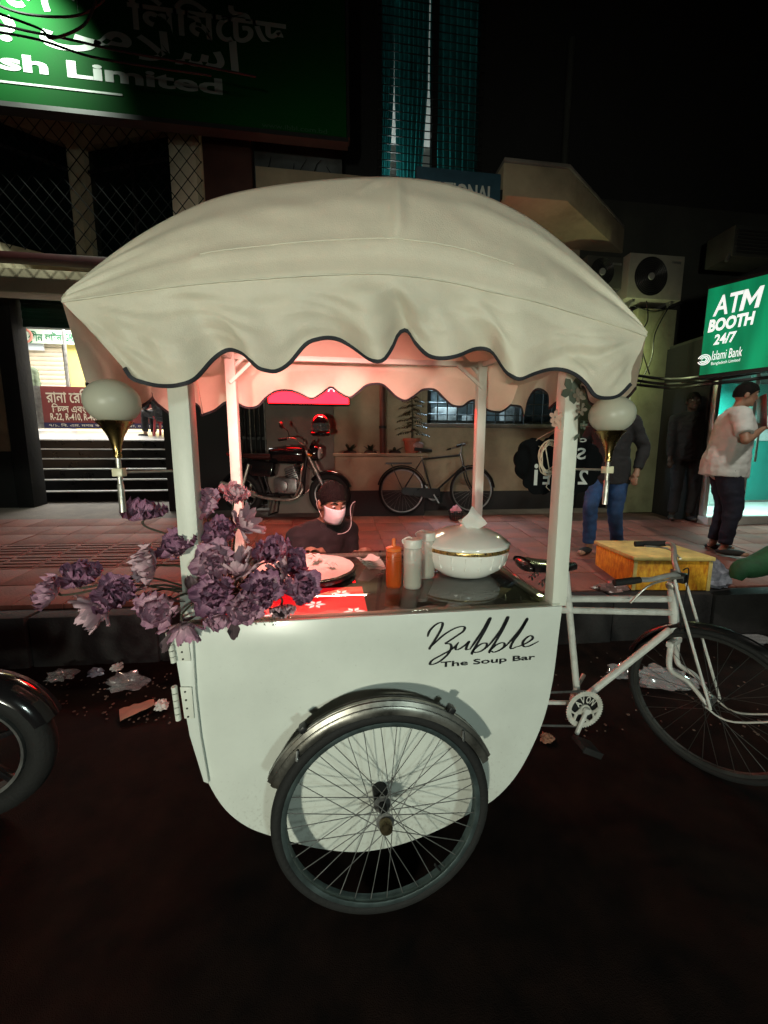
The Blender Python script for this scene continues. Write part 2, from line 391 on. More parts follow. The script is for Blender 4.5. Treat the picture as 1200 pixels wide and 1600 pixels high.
lamp('window_room_tube', 'AREA', (1.75, 6.35, 3.3), 260, (.75, .92, 1.0), (1.95, 6.6, 1.5), size=.5)
# upper storey with teal curtain window
UY = 6.2
ux0, ux1 = at(590, 200, UY).x, at(752, 200, UY).x
uz0, uz1 = 5.35, 8.6
b = MB().bb((-.3, UY, 5.26), (ux0, UY+.2, 11)).bb((ux1, UY, 5.26), (9, UY+.2, 11)).bb((ux0, UY, uz1), (ux1, UY+.2, 11)).bb((ux0, UY, 5.26), (ux1, UY+.2, uz0))
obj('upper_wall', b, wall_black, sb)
uw = obj('window', MB().bb((ux0, UY-.03, uz0), (ux0+.06, UY+.1, uz1)).bb((ux1-.06, UY-.03, uz0), (ux1, UY+.1, uz1)).bb((ux0, UY-.03, uz0-.06), (ux1, UY+.1, uz0)).bb((1.52, UY-.03, uz0), (1.6, UY+.1, uz1)), iron, sb, label='tall barred window with lit teal curtains')
for i in range(30): obj('bar', MB().tube([(ux0, UY-.06, uz0+.05+i*.105), (ux1, UY-.06, uz0+.05+i*.105)], .007, 5), iron, uw)
teal = mat('teal_curtain', (.012, .12, .12), .8, var=.25, vs=5, transl=.55)
g1 = at(616, 250, UY+.2).x; g2 = at(668, 250, UY+.2).x
def curtain(xa, xb, ga, gb):   # ga / gb: how far each lower edge is drawn aside
    rows = []
    for j in range(13):
        z = uz0-.1+j*(uz1-uz0+.1)/12; t = max(0, 1-j/6.0)
        a = xa+ga*t; e = xb-gb*t; n = 40
        rows.append([V(a+(e-a)*i/n, UY+.2+.05*sin(i*1.15+j*.05)+.012*sin(i*.5+j), z) for i in range(n+1)])
    return MB().grid(rows)
obj('curtain', curtain(ux0, g1, 0, .09), teal, uw); obj('curtain', curtain(g1, g2, .05, .12), teal, uw); obj('curtain', curtain(g2+.02, ux1, .06, 0), teal, uw)
obj('room', MB().bb((ux0-.4, 7.6, 5), (ux1+.4, 7.65, 9)).bb((ux0-.45, 6.45, 5), (ux0-.4, 7.6, 9)).bb((ux1+.4, 6.45, 5), (ux1+.45, 7.6, 9)).bb((ux0-.4, 6.45, 9), (ux1+.4, 7.6, 9.05)).bb((ux0-.4, 6.45, 4.95), (ux1+.4, 7.6, 5)), shop_white, sb)
lamp('curtain_room_bulb', 'POINT', (1.05, 6.95, 5.5), 45, (.85, 1, .98), shadow_soft_size=.12)
obj('downpipe', MB().tube([(at(884, 220, UY-.1).x, UY-.1, 5.3), (at(884, 220, UY-.1).x, UY-.1, 7.5)], .05, 10), wall_dark, sb)
# balcony slab with canted corner
bz0, bz1 = at(882, 314, 4.8).z, at(890, 264, 4.8).z
sx0 = at(784, 272, 4.8).x+.02
slab = [V(sx0, 4.8, bz0), V(2.87, 4.8, bz0), V(4.62, 5.93, bz0), V(sx0, 5.93, bz0)]
obj('balcony_slab', MB().prism(slab, (0, 0, bz1-bz0)), cream_paint, sb, bevel=.012)
obj('slab_drip', MB().prism([p+V(0, -.02 if p.y < 5 else 0, bz1-bz0+.001) for p in slab], (0, 0, .04)), concrete, sb, bevel=.006)
# cream column below the air conditioner
cp = [at(992, 520, 5.45), at(1052, 520, 5.45)]
lit_col = mat('green_lit_column', (.40, .42, .24), .75, var=.2, vs=3, bump=.2, dirt=.6)  # yellow-green light on the cream column is put into its paint
obj('column', MB().bb((cp[0].x, 5.42, .6), (cp[1].x, WY-.001, 3.62)), lit_col, sb, bevel=.01)
obj('lintel', MB().bb((cp[1].x+.001, 5.44, 2.42), (5.6, WY-.001, 2.6)), wall_dark, sb, bevel=.01)

bu = thing('added_wall_bulb', 'added unseen greenish bulb on the pale column behind the canopy corner', 'lamp', at(966, 548, 5.3))  # hidden bulb added for the yellow-green light on the column
pb_ = at(966, 548, 5.3); obj('bulb', MB().ball(pb_, (.04, .04, .055), 14, 10), mat_emit('greenish_bulb_glow', (.9, 1, .55), 12), bu); obj('holder', MB().tube([pb_+V(0, .0, .05), pb_+V(0, .03, .10), (pb_.x, WY-.002, pb_.z+.12)], .018, 8), black_plastic, bu)
lamp('added_wall_bulb_light', 'POINT', pb_+V(0, -.07, 0), 16, (.85, 1, .50), shadow_soft_size=.05)
# gate and dark side wall between shop and stair
dw = tag(obj('side_wall', MB().bb((-2.42, 6.02, .5), (-1.43, 6.3, 3.9)).bb((-1.43, 6.6, .5), (-.9, 6.65, 3.9)), wall_black), 'black unlit wall between the stair and the barred gate', 'wall')
gt = thing('iron_gate', 'dark vertical barred gate left of the grey wall panel', 'gate', (-1.18, 6.0, .68))
for za, zb2 in ((.70, .75), (2.85, 2.9), (1.72, 1.76)): obj('crossbar', MB().bb((-1.42, 5.97, za), (-.95, 6.01, zb2)), iron, gt)
for i in range(7): obj('bar', MB().tube([(-1.40+.07*i, 5.94, .7), (-1.40+.07*i, 5.94, 2.9)], .011, 6), iron if i % 3 else steel, gt)

wl0 = thing('wall_tube_lamp', 'lit tube lamp on the cream wall hidden behind the canopy roof', 'lamp', (-.1, 5.72, 3.75))
obj('fitting', MB().bb((-.75, 5.70, 3.76), (.55, 5.79, 3.82)), post_white, wl0, bevel=.006)
obj('tube', MB().tube([(-.68, 5.70, 3.735), (.48, 5.70, 3.735)], .016, 10), mat_emit('warm_tube_glow', (1, .82, .58), 8), wl0)
lamp('wall_tube_light', 'AREA', (-.1, 5.64, 3.71), 40, (1, .78, .55), (-.3, 4.7, .6), shape='RECTANGLE', size=1.1, size_y=.05)

# ================================================================== SIGNS OF THE MIDDLE
red_em = mat_emit('lit_red_sign_face', (1.0, .002, .0045), 36)
sgn_w = mat_emit('lit_white_sign_letters', (1, .8, .8), 2.0)
rs = thing('red_signboard', 'glowing red sign under the back hem of the canopy', 'sign', (-.3, 5.65, 2.2))
q0 = at(418, 626, 5.6); q1 = at(546, 633, 5.6)
obj('box', MB().bb((q0.x, 5.6, q1.z), (q1.x, 5.76, q1.z+.62)), black_plastic, rs, bevel=.01)
obj('face', MB().bb((q0.x+.012, 5.592, q1.z+.012), (q1.x-.012, 5.599, q1.z+.60)), red_em, rs)
p = at(512, 612, 5.59)
obj('lettering', text_mb('A', p, (1, 0, 0), (0, 0, 1), .10, .12, .003, bold=.02), sgn_w, rs)
obj('lettering', text_mb('SHOP', (q0.x+.15, 5.59, q1.z+.3), (1, 0, 0), (0, 0, 1), .6, .16, .003, bold=.02), sgn_w, rs) if False else None
obj('sign_backing', MB().bb((at(650, 330, 4.74).x+.03, 4.79, bz0-.05), (sx0-.005, WY-.002, bz0+.05)), wall_black, sb)
bl = thing('blue_signboard', 'dim blue shop sign ending in NAL beside the balcony slab', 'sign', (1.5, 4.75, 4.6))
s0 = at(650, 330, 4.74); s1 = at(783, 272, 4.74)
blue_face = mat('blue_sign_face', (.035, .085, .12), .45, var=.25, vs=3)
obj('board', MB().bb((s0.x, 4.74, bz0-.10), (s1.x, 4.785, s1.z)), blue_face, bl, bevel=.006)
t0 = at(705, 322, 4.74); t1 = at(771, 318, 4.74)
obj('lettering', text_mb('NATIONAL', V(s0.x+.10, 4.74, at(760, 316, 4.74).z), (1, 0, 0), (0, 0, 1), t1.x-s0.x-.10, .17, .003, bold=.03), mat('pale_sign_letters', (.55, .58, .52), .5, var=.1), bl)

# ================================================================== BANK BUILDING (left) with lit stair hall
bk = thing('bank_building', 'cream bank building with dark bay windows over a lit stair entrance', 'building', (-3.5, 6.4, .7))
zt, zb = 5.581, 4.139
C = V(-3.364, 6.3, 0); Lf = V(-5.3, 5.09, 0); Rt = V(-1.60, 5.70, 0)
def bay(a, e, t0, t1):
    d = e-a; n = V(-d.y, d.x, 0).normalized()
    if n.y < 0: n = -n
    P = lambda t, z, off=0: a+d*t+n*off+V(0, 0, z)
    fr = MB()
    def slab_(ta, tb_, za, zb_, o0, o1): fr.prism([P(ta, za, o0), P(tb_, za, o0), P(tb_, za, o1), P(ta, za, o1)], (0, 0, zb_-za))
    slab_(0, 1, zt, zt+.75, 0, .2); slab_(0, 1, zb-.35, zb, 0, .2)
    slab_(0, t0, zb, zt, 0, .2); slab_(t1, 1, zb, zt, 0, .2)
    obj('wall', fr, mat('bay_cream_brightened', (.60, .50, .34), .8, var=.22, vs=1.8, bump=.25, bs=30, dirt=.6), bk)  # cream made brighter here in place of light on the facade
    wd = obj('window', MB().prism([P(t0, zb, .08), P(t1, zb, .08), P(t1, zb, .1), P(t0, zb, .1)], (0, 0, zt-zb)), glass_dark, bk)
    mu = MB()
    for t in (t0+.5*(t1-t0),): mu.prism([P(t-.008, zb, .04), P(t+.008, zb, .04), P(t+.008, zb, .078), P(t-.008, zb, .078)], (0, 0, zt-zb))
    mu.prism([P(t0, zt-.28, .045), P(t1, zt-.28, .045), P(t1, zt-.28, .077), P(t0, zt-.28, .077)], (0, 0, .03))
    obj('mullion', mu, iron, wd)
bay(C, Lf, .045, .96); bay(C, Rt, .06, .80)
lat = MB(); dd = .165
lx0, lx1, lz0, lz1 = -4.6, -1.53, 3.92, 5.55
for sgn in (1, -1):
    k = -30
    while k < 40:
        c0 = lx0+k*dd; a = []
        x0, x1 = (c0, c0+(lz1-lz0)*.82) if sgn > 0 else (c0+(lz1-lz0)*.82, c0)
        A, B = V(x0, 5.5+.004*sgn, lz0), V(x1, 5.5+.004*sgn, lz1)
        ta, tb_ = 0, 1; d = B-A
        for lo, hi in ((lx0, lx1),):
            if abs(d.x) > 1e-6:
                u0, u1 = (lo-A.x)/d.x, (hi-A.x)/d.x; ta = max(ta, min(u0, u1)); tb_ = min(tb_, max(u0, u1))
        if tb_-ta > .02: lat.tube([A+d*ta, A+d*tb_], .0055, 4)
        k += 1
lo_ = obj('security_mesh', lat, mat('black_wire', (.005, .005, .005), .9, var=0, spec=.1), bk)
obj('column', MB().bb((-1.98, 5.72, 3.9), (-1.60, 5.98, 5.6)), mat('pale_cream_column', (.74, .63, .46), .8, var=.15, vs=2, bump=.2, dirt=.5), bk, bevel=.01)
obj('side_panel', MB().bb((-1.58, 5.74, 3.9), (-.98, 5.95, 6.4)), mat('dark_red_panel', (.06, .02, .014), .6, var=.3, vs=3), bk, bevel=.01)
obj('side_panel', MB().bb((-.97, 5.9, 3.9), (.2, 6.1, 6.4)), mat('stained_grey_panel', (.11, .115, .115), .7, var=.5, vs=1.6, dirt=.8), bk, bevel=.01)
br = MB()
for k in range(5):
    p0 = V(-.75+.15*k, 5.86, 4.9); pts = [p0]
    for i in range(6): pts.append(pts[-1]+V(R.uniform(-.06, .1), R.uniform(-.01, .01), R.uniform(.05, .13)))
    br.tube(pts, [.012-.0015*i for i in range(7)], 5)
tag(obj('dry_branch', br, hair_m), 'bare dry branches against the stained grey panel', 'branch')
beam_m = mat('dark_red_beam', (.07, .012, .012), .5, var=.3, vs=4)
obj('beam', MB().bb((-5.6, 5.45, 3.80), (-2.3, 5.62, 3.87)), beam_m, bk, bevel=.006)
obj('fascia', MB().bb((-5.6, 5.7, 3.50), (-2.3, 5.9, 3.79)), cream_paint, bk, bevel=.01)
obj('entrance_column', MB().bb((-4.72, 6.42, .5), (-4.50, 6.7, 3.9)), wall_black, bk, bevel=.01)
obj('entrance_wall', MB().bb((-7.5, 6.44, 1.55), (-4.74, 6.7, 3.9)), mat('tan_entrance_wall', (.27, .17, .10), .8, var=.3, vs=2, dirt=.5), bk)
obj('entrance_wall', MB().bb((-7.5, 6.43, .4), (-4.735, 6.7, 1.548)), wall_black, bk)
sh = mat('green_shutter_paint', (.014, .075, .045), .45, var=.3, vs=4)
b = MB()
for i in range(7): b.bb((-4.48, 6.60+.01*(i % 2), 3.36+.055*i), (-2.44, 6.66, 3.412+.055*i))
obj('shutter_box', MB().bb((-4.49, 6.45, 3.75), (-2.43, 6.7, 4.2)), sh, bk, bevel=.01)
obj('shutter_slats', b, sh, bk, bevel=.004)
# stair
st = thing('staircase', 'black stone entrance stair with white nosings at the left', 'stairs', (-3.4, 6.85, .7))
fz = 1.80; nst = 6; z0 = .74
for i in range(nst):
    y = 6.85+.26*i; z = z0+(fz-z0)*(i+1)/nst
    s_ = obj('step', MB().bb((-5.70, y, z0-.25), (-2.36, y+(.26 if i < nst-1 else .32)+.0, z-.022)), black_stone, st, bevel=.004)
    obj('nosing', MB().bb((-5.70, y-.025, z-.021), (-2.36, y+.255, z)), mat('white_marble_tread', (.62, .62, .6), .35, var=.12, vs=5), s_, bevel=.004)
obj('side_rail', MB().bb((-2.35, 6.84, .7), (-2.30, 8.4, 1.2)), shop_white, st)
# hall interior
fy = 6.85+.26*nst
obj('hall_floor', MB().prism([V(-8.2, fy+.06, fz-.3), V(-8.2, fy+.06, fz), V(-8.2, 9.75, fz+.30), V(-8.2, 12.2, fz+.32), V(-8.2, 12.2, fz-.3)], (6.2, 0, 0)), mat('polished_pale_floor', (.62, .62, .62), .25, var=.12, vs=1.5), bk)
obj('hall_wall', MB().bb((-8.25, fy+.06, fz), (-8.2, 12.2, 5.2)).bb((-8.2, 12.2, fz), (-2, 12.25, 5.2)).bb((-2.0, 8.0, fz-1), (-1.95, 12.2, 5.2)).bb((-8.2, fy, 5.2), (-2, 12.2, 5.25)).bb((-8.25, 6.71, 4.2), (-2.0, fy, 4.25)), shop_white, bk)
lamp('hall_ceiling_light', 'AREA', (-5.0, 10.0, 5.0), 520, (1, .97, .92), (-5.0, 10.0, 0), shape='RECTANGLE', size=3.2, size_y=2.6)
lamp('hall_stair_light', 'AREA', (-3.5, 8.1, 4.15), 16, (1, .97, .92), (-3.5, 7.8, 0), size=.6)
# rolling shutter at the back of the hall
rsut = thing('rolling_shutter', 'pale rolling shutter closed at the back of the lit hall', 'shutter', (-6.3, 11.4, fz))
X0, X1 = at(28, 560, 11.4).x, at(99, 560, 11.4).x
slat_me = None
for i in range(21):
    z = 2.2+.115*i
    b = MB(); n = 5
    b.grid([[V(xx, 11.4-.018*sin(pi*j/n), z+.108*j/n) for j in range(n+1)] for xx in (X0-.6, X1)])
    obj('slat', b, mat('cream_shutter_slat', (.62, .55, .42), .5, var=.08, vs=3), rsut, smooth=80)
obj('yellow_wall', MB().bb((X1+.12, 11.38, fz), (-3.0, 11.5, 4.6)), mat('yellow_hall_paint', (.66, .55, .18), .7, var=.08, vs=2), bk)
obj('mullion', MB().tube([at(97, 498, 10.2), at(108, 612, 10.2)], .035, 8), steel, bk)
# green bus-line board
gl = thing('green_letter_board', 'pale board with green Bengali lettering over the rolling shutter', 'sign', at(70, 530, 11.2))
a, e = at(24, 513, 11.2), at(170, 532, 11.2); wd = e.x-a.x; zc = at(24, 535, 11.2).z; ht = a.z-zc
obj('board', MB().bb((a.x, 11.2, zc), (e.x, 11.24, zc+ht)), mat('pale_green_board', (.52, .64, .55), .5, var=.04), gl)
green_ink = mat('green_ink', (.01, .16, .06), .5, var=0)
zz = lambda px, py: at(px, py, 11.2).z
tx0 = at(43, 525, 11.2).x; tx1 = at(97, 530, 11.2).x; u = tx1-tx0
obj('lettering', text_mb('গীন', V(tx0, 11.199, zc+.13*ht), (1, 0, 0), (0, 0, 1), u*.44, ht*.74, .004, bold=.025), green_ink, gl)
obj('lettering', MB().tube(catmull([V(tx0+.02, 11.194, zc+.13*ht), V(tx0+u*.06, 11.194, zc+.04*ht), V(tx0+u*.12, 11.194, zc+.16*ht)], 5), .018, 6, flat=.3), green_ink, gl)
obj('lettering', text_mb('লাইন', V(tx0+u*.50, 11.199, zc+.15*ht), (1, 0, 0), (0, 0, 1), u*.50, ht*.70, .004, bold=.025), green_ink, gl)
obj('lettering', text_mb('GREEN LINE', V(at(100, 530, 11.2).x, 11.199, zc+.2*ht), (1, 0, 0), (0, 0, 1), u*1.15, ht*.55, .004, bold=.02), green_ink, gl)
lg = at(34, 520, 11.19); lc = V(a.x+.20, 11.19, zc+ht*.5)
obj('emblem', MB().ring(lc, (0, 1, 0), .15, .03, 24, 6, .6, 5.6).prism([lc+V(-.14, -.004, -.06), lc+V(.16, -.004, .06), lc+V(.02, -.004, .0)], (0, -.006, 0)), mat('emblem_red', (.42, .16, .12), .5, var=0), gl)
obj('notice', MB().bb((at(30, 545, 11.3).x, 11.3, at(30, 546, 11.3).z), (at(68, 545, 11.3).x, 11.33, at(60, 534, 11.3).z)), mat('pale_blue_notice', (.6, .68, .75), .5, var=.05), gl)
# dark red repair-shop board
rb = thing('maroon_signboard', 'maroon refrigeration shop board with Bengali lines standing in the lit hall', 'sign', at(150, 670, 9.4))
yb = 9.4; a = at(62, 603, yb); e = at(262, 672, yb); zbt = at(75, 669, yb).z
maroon = mat('maroon_board', (.20, .032, .03), .5, var=.12, vs=2)
obj('board', MB().bb((a.x, yb, zbt), (e.x, yb+.06, a.z)), maroon, rb, bevel=.004)
obj('strip', MB().bb((a.x, yb-.008, zbt), (e.x, yb-.001, zbt+.12)), mat('navy_strip', (.02, .02, .07), .5, var=0), rb)
obj('edge', MB().bb((a.x-.14, yb, zbt), (a.x-.002, yb+.08, a.z)), steel, rb, bevel=.004)
lt = mat('cream_letters', (.72, .66, .52), .5, var=0)
def line(s, px0, px1, py, h): obj('lettering', text_mb(s, V(at(px0, py, yb).x, yb-.002, at(px0, py, yb).z), (1, 0, 0), (0, 0, 1), at(px1, py, yb).x-at(px0, py, yb).x, h, .004, bold=.015), lt, rb)
line('রানা েরিফজােরশন', 73, 205, 629, .30); line('িফজ এবং এিস', 82, 160, 645, .2); line('R-22, R-410, R-407', 80, 155, 658, .17)
obj('lettering', text_mb('৭/১, িব. এম. নগর কলাবাগান ঢাকা, ০১৭১২২৩', V(a.x+.1, yb-.009, zbt+.03), (1, 0, 0), (0, 0, 1), e.x-a.x-.2, .075, .003), lt, rb)

# big green bank signboard
sg = thing('bank_signboard', 'large green bank signboard with white lettering lit at its left end', 'sign', (-1.6, 5.2, 5.25))
SY = 5.2
green_face = mat('green_sign_face', (.0016, .047, .007), .8, var=.12, vs=1.2, spec=.08)
zsb = at(300, 190, SY).z
obj('board', MB().bb((-6.2, SY, zsb), (.235, SY+.10, 7.3)), green_face, sg, bevel=.01)
obj('frame', MB().bb((-6.22, SY-.012, zsb-.05), (.25, SY+.12, zsb-.002)).bb((.237, SY-.012, zsb), (.27, SY+.12, 7.3)), iron, sg)
wl = mat('white_sign_lettering', (.27, .30, .27), .6, var=.04)
def sline(s, x0, x1, z0_, z1_, bold=.03, th=.004): obj('lettering', text_mb(s, (x0, SY, z0_), (1, 0, 0), (0, 0, 1), x1-x0, z1_-z0_, th, bold=bold), wl, sg)
sline('Bangladesh Limited', -5.35, -1.17, 5.50, 5.71, .035)
sline('িলিমেটড', -2.12, -.44, 6.06, 6.44, .025)
sline('বাংলােদশ', -4.5, -2.5, 6.12, 6.5, .025)
sline('\ufefc\ufeb3\ufe8d', -2.05, -.98, 5.80, 6.10, .02)
sline('\ufe91 \ufbfd\ufee3', -3.45, -2.10, 5.80, 6.06, .03)
obj('underline', MB().bb((-5.4, SY-.006, 5.425), (-2.24, SY-.001, 5.445)), wl, sg)
obj('lettering', text_mb('www.ibbl.com.bd', (-.75, SY, 5.27), (1, 0, 0), (0, 0, 1), .75, .05, .003), mat('faded_sign_lettering', (.02, .06, .03), .6, var=0), sg)
lamp('added_bank_sign_spot', 'SPOT', (-3.25, 4.40, 6.55), 820, (.86, 1, .84), (-3.22, 5.2, 5.82), spot_size=radians(80), spot_blend=1, shadow_soft_size=.06)  # added front spot standing in for the sign's own backlight
# made-up lamp body above the board, out of view
fl = thing('added_floodlight', 'added lamp on an arm above the green bank sign, out of view', 'lamp', (-3.15, 4.35, 6.78))
obj('housing', MB().box((-3.15, 4.33, 6.85), (.26, .16, .12)), black_plastic, fl, bevel=.01); obj('arm', MB().tube([(-3.15, 4.4, 6.9), (-3.15, 5.2, 7.25)], .015), iron, fl)
# cables in front of the sign
cb = [[(-40, -10), (30, 20), (110, 26), (150, 10), (180, -20)], [(-40, 28), (40, 48), (110, 62), (180, 78), (300, 100), (400, 120)], [(-40, 44), (60, 62), (140, 88), (240, 105), (330, 118)], [(-40, 8), (60, 44), (80, 60), (130, 40), (150, 0), (160, -30)]]
for i, c in enumerate(cb):
    tag(obj('overhead_cable', MB().tube(catmull([at(a, e, 4.75-.06*i) for a, e in c], 6), .011, 6), black_plastic), ('topmost black cable looping over the lit corner of the green sign', 'long black cable sagging right down to the unlit middle of the green sign', 'black cable running just under the Arabic line of the green sign', 'black cable dipping in a deep loop over the lit end of the green sign')[i], 'cable', 'cables crossing the green sign')

# ================================================================== SOUP CART
CY0, CY1, CX0, CX1, CT = 1.15, 1.98, -.455, .757, .955
cart = thing('soup_cart', 'white tricycle soup cart with scalloped cream canopy and black script lettering', 'food cart', (.15, 1.55, 0))
# front and back panels (rounded tub outline read off the photo)
pan = [(268, 984), (273, 1010), (281, 1060), (292, 1120), (306, 1175), (326, 1226), (352, 1266), (385, 1292), (420, 1306), (455, 1316), (500, 1327), (560, 1332), (620, 1322), (680, 1300), (730, 1274), (772, 1250), (806, 1214), (832, 1168), (852, 1118), (865, 1060), (872, 1005), (878, 943)]
PO = [at(a, e, CY0) for a, e in pan]; PO[0] = V(CX0-.012, CY0, CT); PO[-1] = V(CX1+.003, CY0, CT)
for p in PO: p.y = CY0
PO = [PO[0]]+catmull(PO[1:-1], 4)+[PO[-1]]
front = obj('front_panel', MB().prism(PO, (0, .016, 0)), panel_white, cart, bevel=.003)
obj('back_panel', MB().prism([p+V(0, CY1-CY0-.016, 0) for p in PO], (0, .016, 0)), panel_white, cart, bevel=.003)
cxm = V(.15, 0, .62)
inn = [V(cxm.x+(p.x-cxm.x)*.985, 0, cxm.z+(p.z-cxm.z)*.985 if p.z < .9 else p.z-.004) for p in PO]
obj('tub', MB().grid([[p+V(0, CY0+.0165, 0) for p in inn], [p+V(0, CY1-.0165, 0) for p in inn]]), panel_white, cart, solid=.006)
obj('dark_under_sheet', MB().bb((CX0+.029, CY0+.047, CT-.024), (CX1-.029, CY1-.047, CT-.016)), mat('dark_interior_stand_in', (.05, .045, .04), .5, var=.3, vs=6), cart)  # added dark sheet under the glass, stands in for the dim inside
rim_ = obj('counter_rim', MB().bb((CX0, CY0+.0175, CT-.012), (CX1, CY0+.045, CT)).bb((CX0, CY1-.045, CT-.012), (CX1, CY1-.018, CT)).bb((CX0, CY0+.046, CT-.012), (CX0+.028, CY1-.046, CT)).bb((CX1-.028, CY0+.046, CT-.012), (CX1, CY1-.046, CT)), post_white, cart, bevel=.002)
GZ = CT+.009
obj('glass_top', MB().bb((CX0+.004, CY0+.006, CT+.002), (CX1-.004, CY1-.004, GZ)), mat_glass('counter_glass', (.85, .87, .85), 2.0, .012), cart, bevel=.001)
# hinges on the left door edge
dr = obj('door_edge', MB().prism([at(268, 990, CY0-.012), at(300, 990, CY0-.012), at(303, 1040, CY0-.012), at(306, 1090, CY0-.012), at(313, 1150, CY0-.012), at(326, 1225, CY0-.012), at(318, 1222, CY0-.012), at(296, 1150, CY0-.012), at(285, 1090, CY0-.012)], (0, .011, 0)), panel_white, cart, bevel=.002)
for (ya, yb_), xo in (((988, 1035), 0), ((1072, 1125), 9)):
    a, e = at(263+xo, ya, CY0-.018), at(270+xo*.8+2, yb_, CY0-.018)
    h = obj('hinge', MB().prism([at(272+xo, ya+2, CY0-.017), at(293+xo*.7, ya+2, CY0-.017), at(298+xo*.6, yb_-2, CY0-.017), at(279+xo, yb_-2, CY0-.017)], (0, .0045, 0)), post_white, cart, bevel=.001)
    d = e-a
    for i in range(5):
        obj('knuckle', MB().tube([a+d*(i/5+.01), a+d*((i+1)/5-.012)], .0085, 10), post_white, h)
    for i in range(4):
        c = at(281+xo*.9+i*1.6, ya+9+i*(yb_-ya-14)/3, CY0-.0175); obj('screw', MB().lathe([(.0032, 0), (.0026, .0015)], c, (0, -1, 0), 8), iron, h)
# lettering
ink = []
def S_(pts, w0): return [at(380+x/2.2222, 760+y/2.2222, CY0-.0006) for x, y in pts], w0
strokes = [[(640, 522), (646, 503), (664, 483), (682, 473), (692, 476), (686, 497), (664, 535), (648, 560), (645, 566)],
           [(648, 560), (690, 520), (725, 497), (752, 487), (768, 488), (764, 502), (742, 518), (712, 538), (703, 545), (718, 547), (722, 560), (710, 582), (685, 605), (660, 617), (648, 616), (658, 602), (690, 584), (722, 566), (742, 548)],
           [(748, 540), (738, 556), (739, 566), (752, 563), (772, 549), (784, 538), (776, 554), (774, 566), (786, 564)],
           [(786, 566), (806, 537), (832, 498), (854, 459), (856, 464), (836, 505), (808, 552), (794, 578), (797, 583)],
           [(790, 578), (812, 556), (830, 545), (844, 545), (843, 557), (826, 571), (806, 576), (796, 572)],
           [(845, 560), (870, 530), (896, 494), (916, 455), (918, 460), (900, 498), (872, 545), (855, 572), (857, 578)],
           [(854, 573), (874, 553), (894, 543), (906, 545), (904, 557), (888, 569), (870, 575), (858, 570)],
           [(905, 560), (935, 528), (964, 492), (984, 460), (983, 467), (962, 503), (938, 536), (928, 556), (932, 563), (948, 557)],
           [(946, 558), (974, 548), (998, 534), (1005, 524), (996, 518), (980, 528), (970, 543), (974, 555), (992, 554), (1026, 537)]]
lb = MB()
for k, s_ in enumerate(strokes):
    P = catmull([at(380+x/2.2222, 760+y/2.2222, CY0-.0006) for x, y in s_], 6); n = len(P); ws = []
    for i in range(n):
        t = (P[min(i+1, n-1)]-P[max(i-1, 0)]).normalized()
        ws.append((.0030+.0066*abs(t.z)**1.5)*(.45+.55*min(1, i/5, (n-1-i)/5+.1)))
    ribbon(lb, P, ws, (0, -1, 0))
le = obj('script_lettering', lb, ink_black, front, label='black handwritten word Bubble'); le['kind'] = 'stuff'
a, e = at(688, 1045, CY0), at(835, 1041, CY0)
obj('small_lettering', text_mb('The Soup Bar', (a.x, CY0-.0004, a.z), (1, 0, .012), (0, 0, 1), e.x-a.x, .0250, .0012, bold=.022), ink_black, front, label='black printed words The Soup Bar')

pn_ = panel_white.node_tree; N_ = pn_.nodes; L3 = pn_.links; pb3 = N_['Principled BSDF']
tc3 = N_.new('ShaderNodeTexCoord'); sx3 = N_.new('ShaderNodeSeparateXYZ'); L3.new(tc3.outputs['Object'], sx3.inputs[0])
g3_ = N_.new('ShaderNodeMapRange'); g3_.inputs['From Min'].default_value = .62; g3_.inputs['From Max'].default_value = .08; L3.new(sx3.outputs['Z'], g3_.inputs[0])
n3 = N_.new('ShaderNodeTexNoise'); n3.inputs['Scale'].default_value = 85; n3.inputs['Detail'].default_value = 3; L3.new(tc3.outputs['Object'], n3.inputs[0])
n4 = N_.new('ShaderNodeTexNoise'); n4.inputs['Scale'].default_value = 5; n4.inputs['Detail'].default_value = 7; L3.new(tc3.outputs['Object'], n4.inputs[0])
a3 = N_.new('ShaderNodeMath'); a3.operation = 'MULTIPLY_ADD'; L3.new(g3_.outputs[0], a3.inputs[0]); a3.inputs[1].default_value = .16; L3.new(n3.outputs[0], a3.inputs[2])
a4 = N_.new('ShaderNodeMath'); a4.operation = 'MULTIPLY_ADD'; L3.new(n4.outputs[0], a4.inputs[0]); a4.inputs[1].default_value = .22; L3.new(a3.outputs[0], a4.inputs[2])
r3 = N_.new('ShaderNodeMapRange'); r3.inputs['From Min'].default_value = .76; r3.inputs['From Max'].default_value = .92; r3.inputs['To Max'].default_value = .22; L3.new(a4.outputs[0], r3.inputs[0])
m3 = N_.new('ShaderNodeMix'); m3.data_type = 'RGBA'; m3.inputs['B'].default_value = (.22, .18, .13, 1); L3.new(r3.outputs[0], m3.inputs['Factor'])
L3.new(pb3.inputs['Base Color'].links[0].from_socket, m3.inputs['A']); L3.new(m3.outputs['Result'], pb3.inputs['Base Color'])
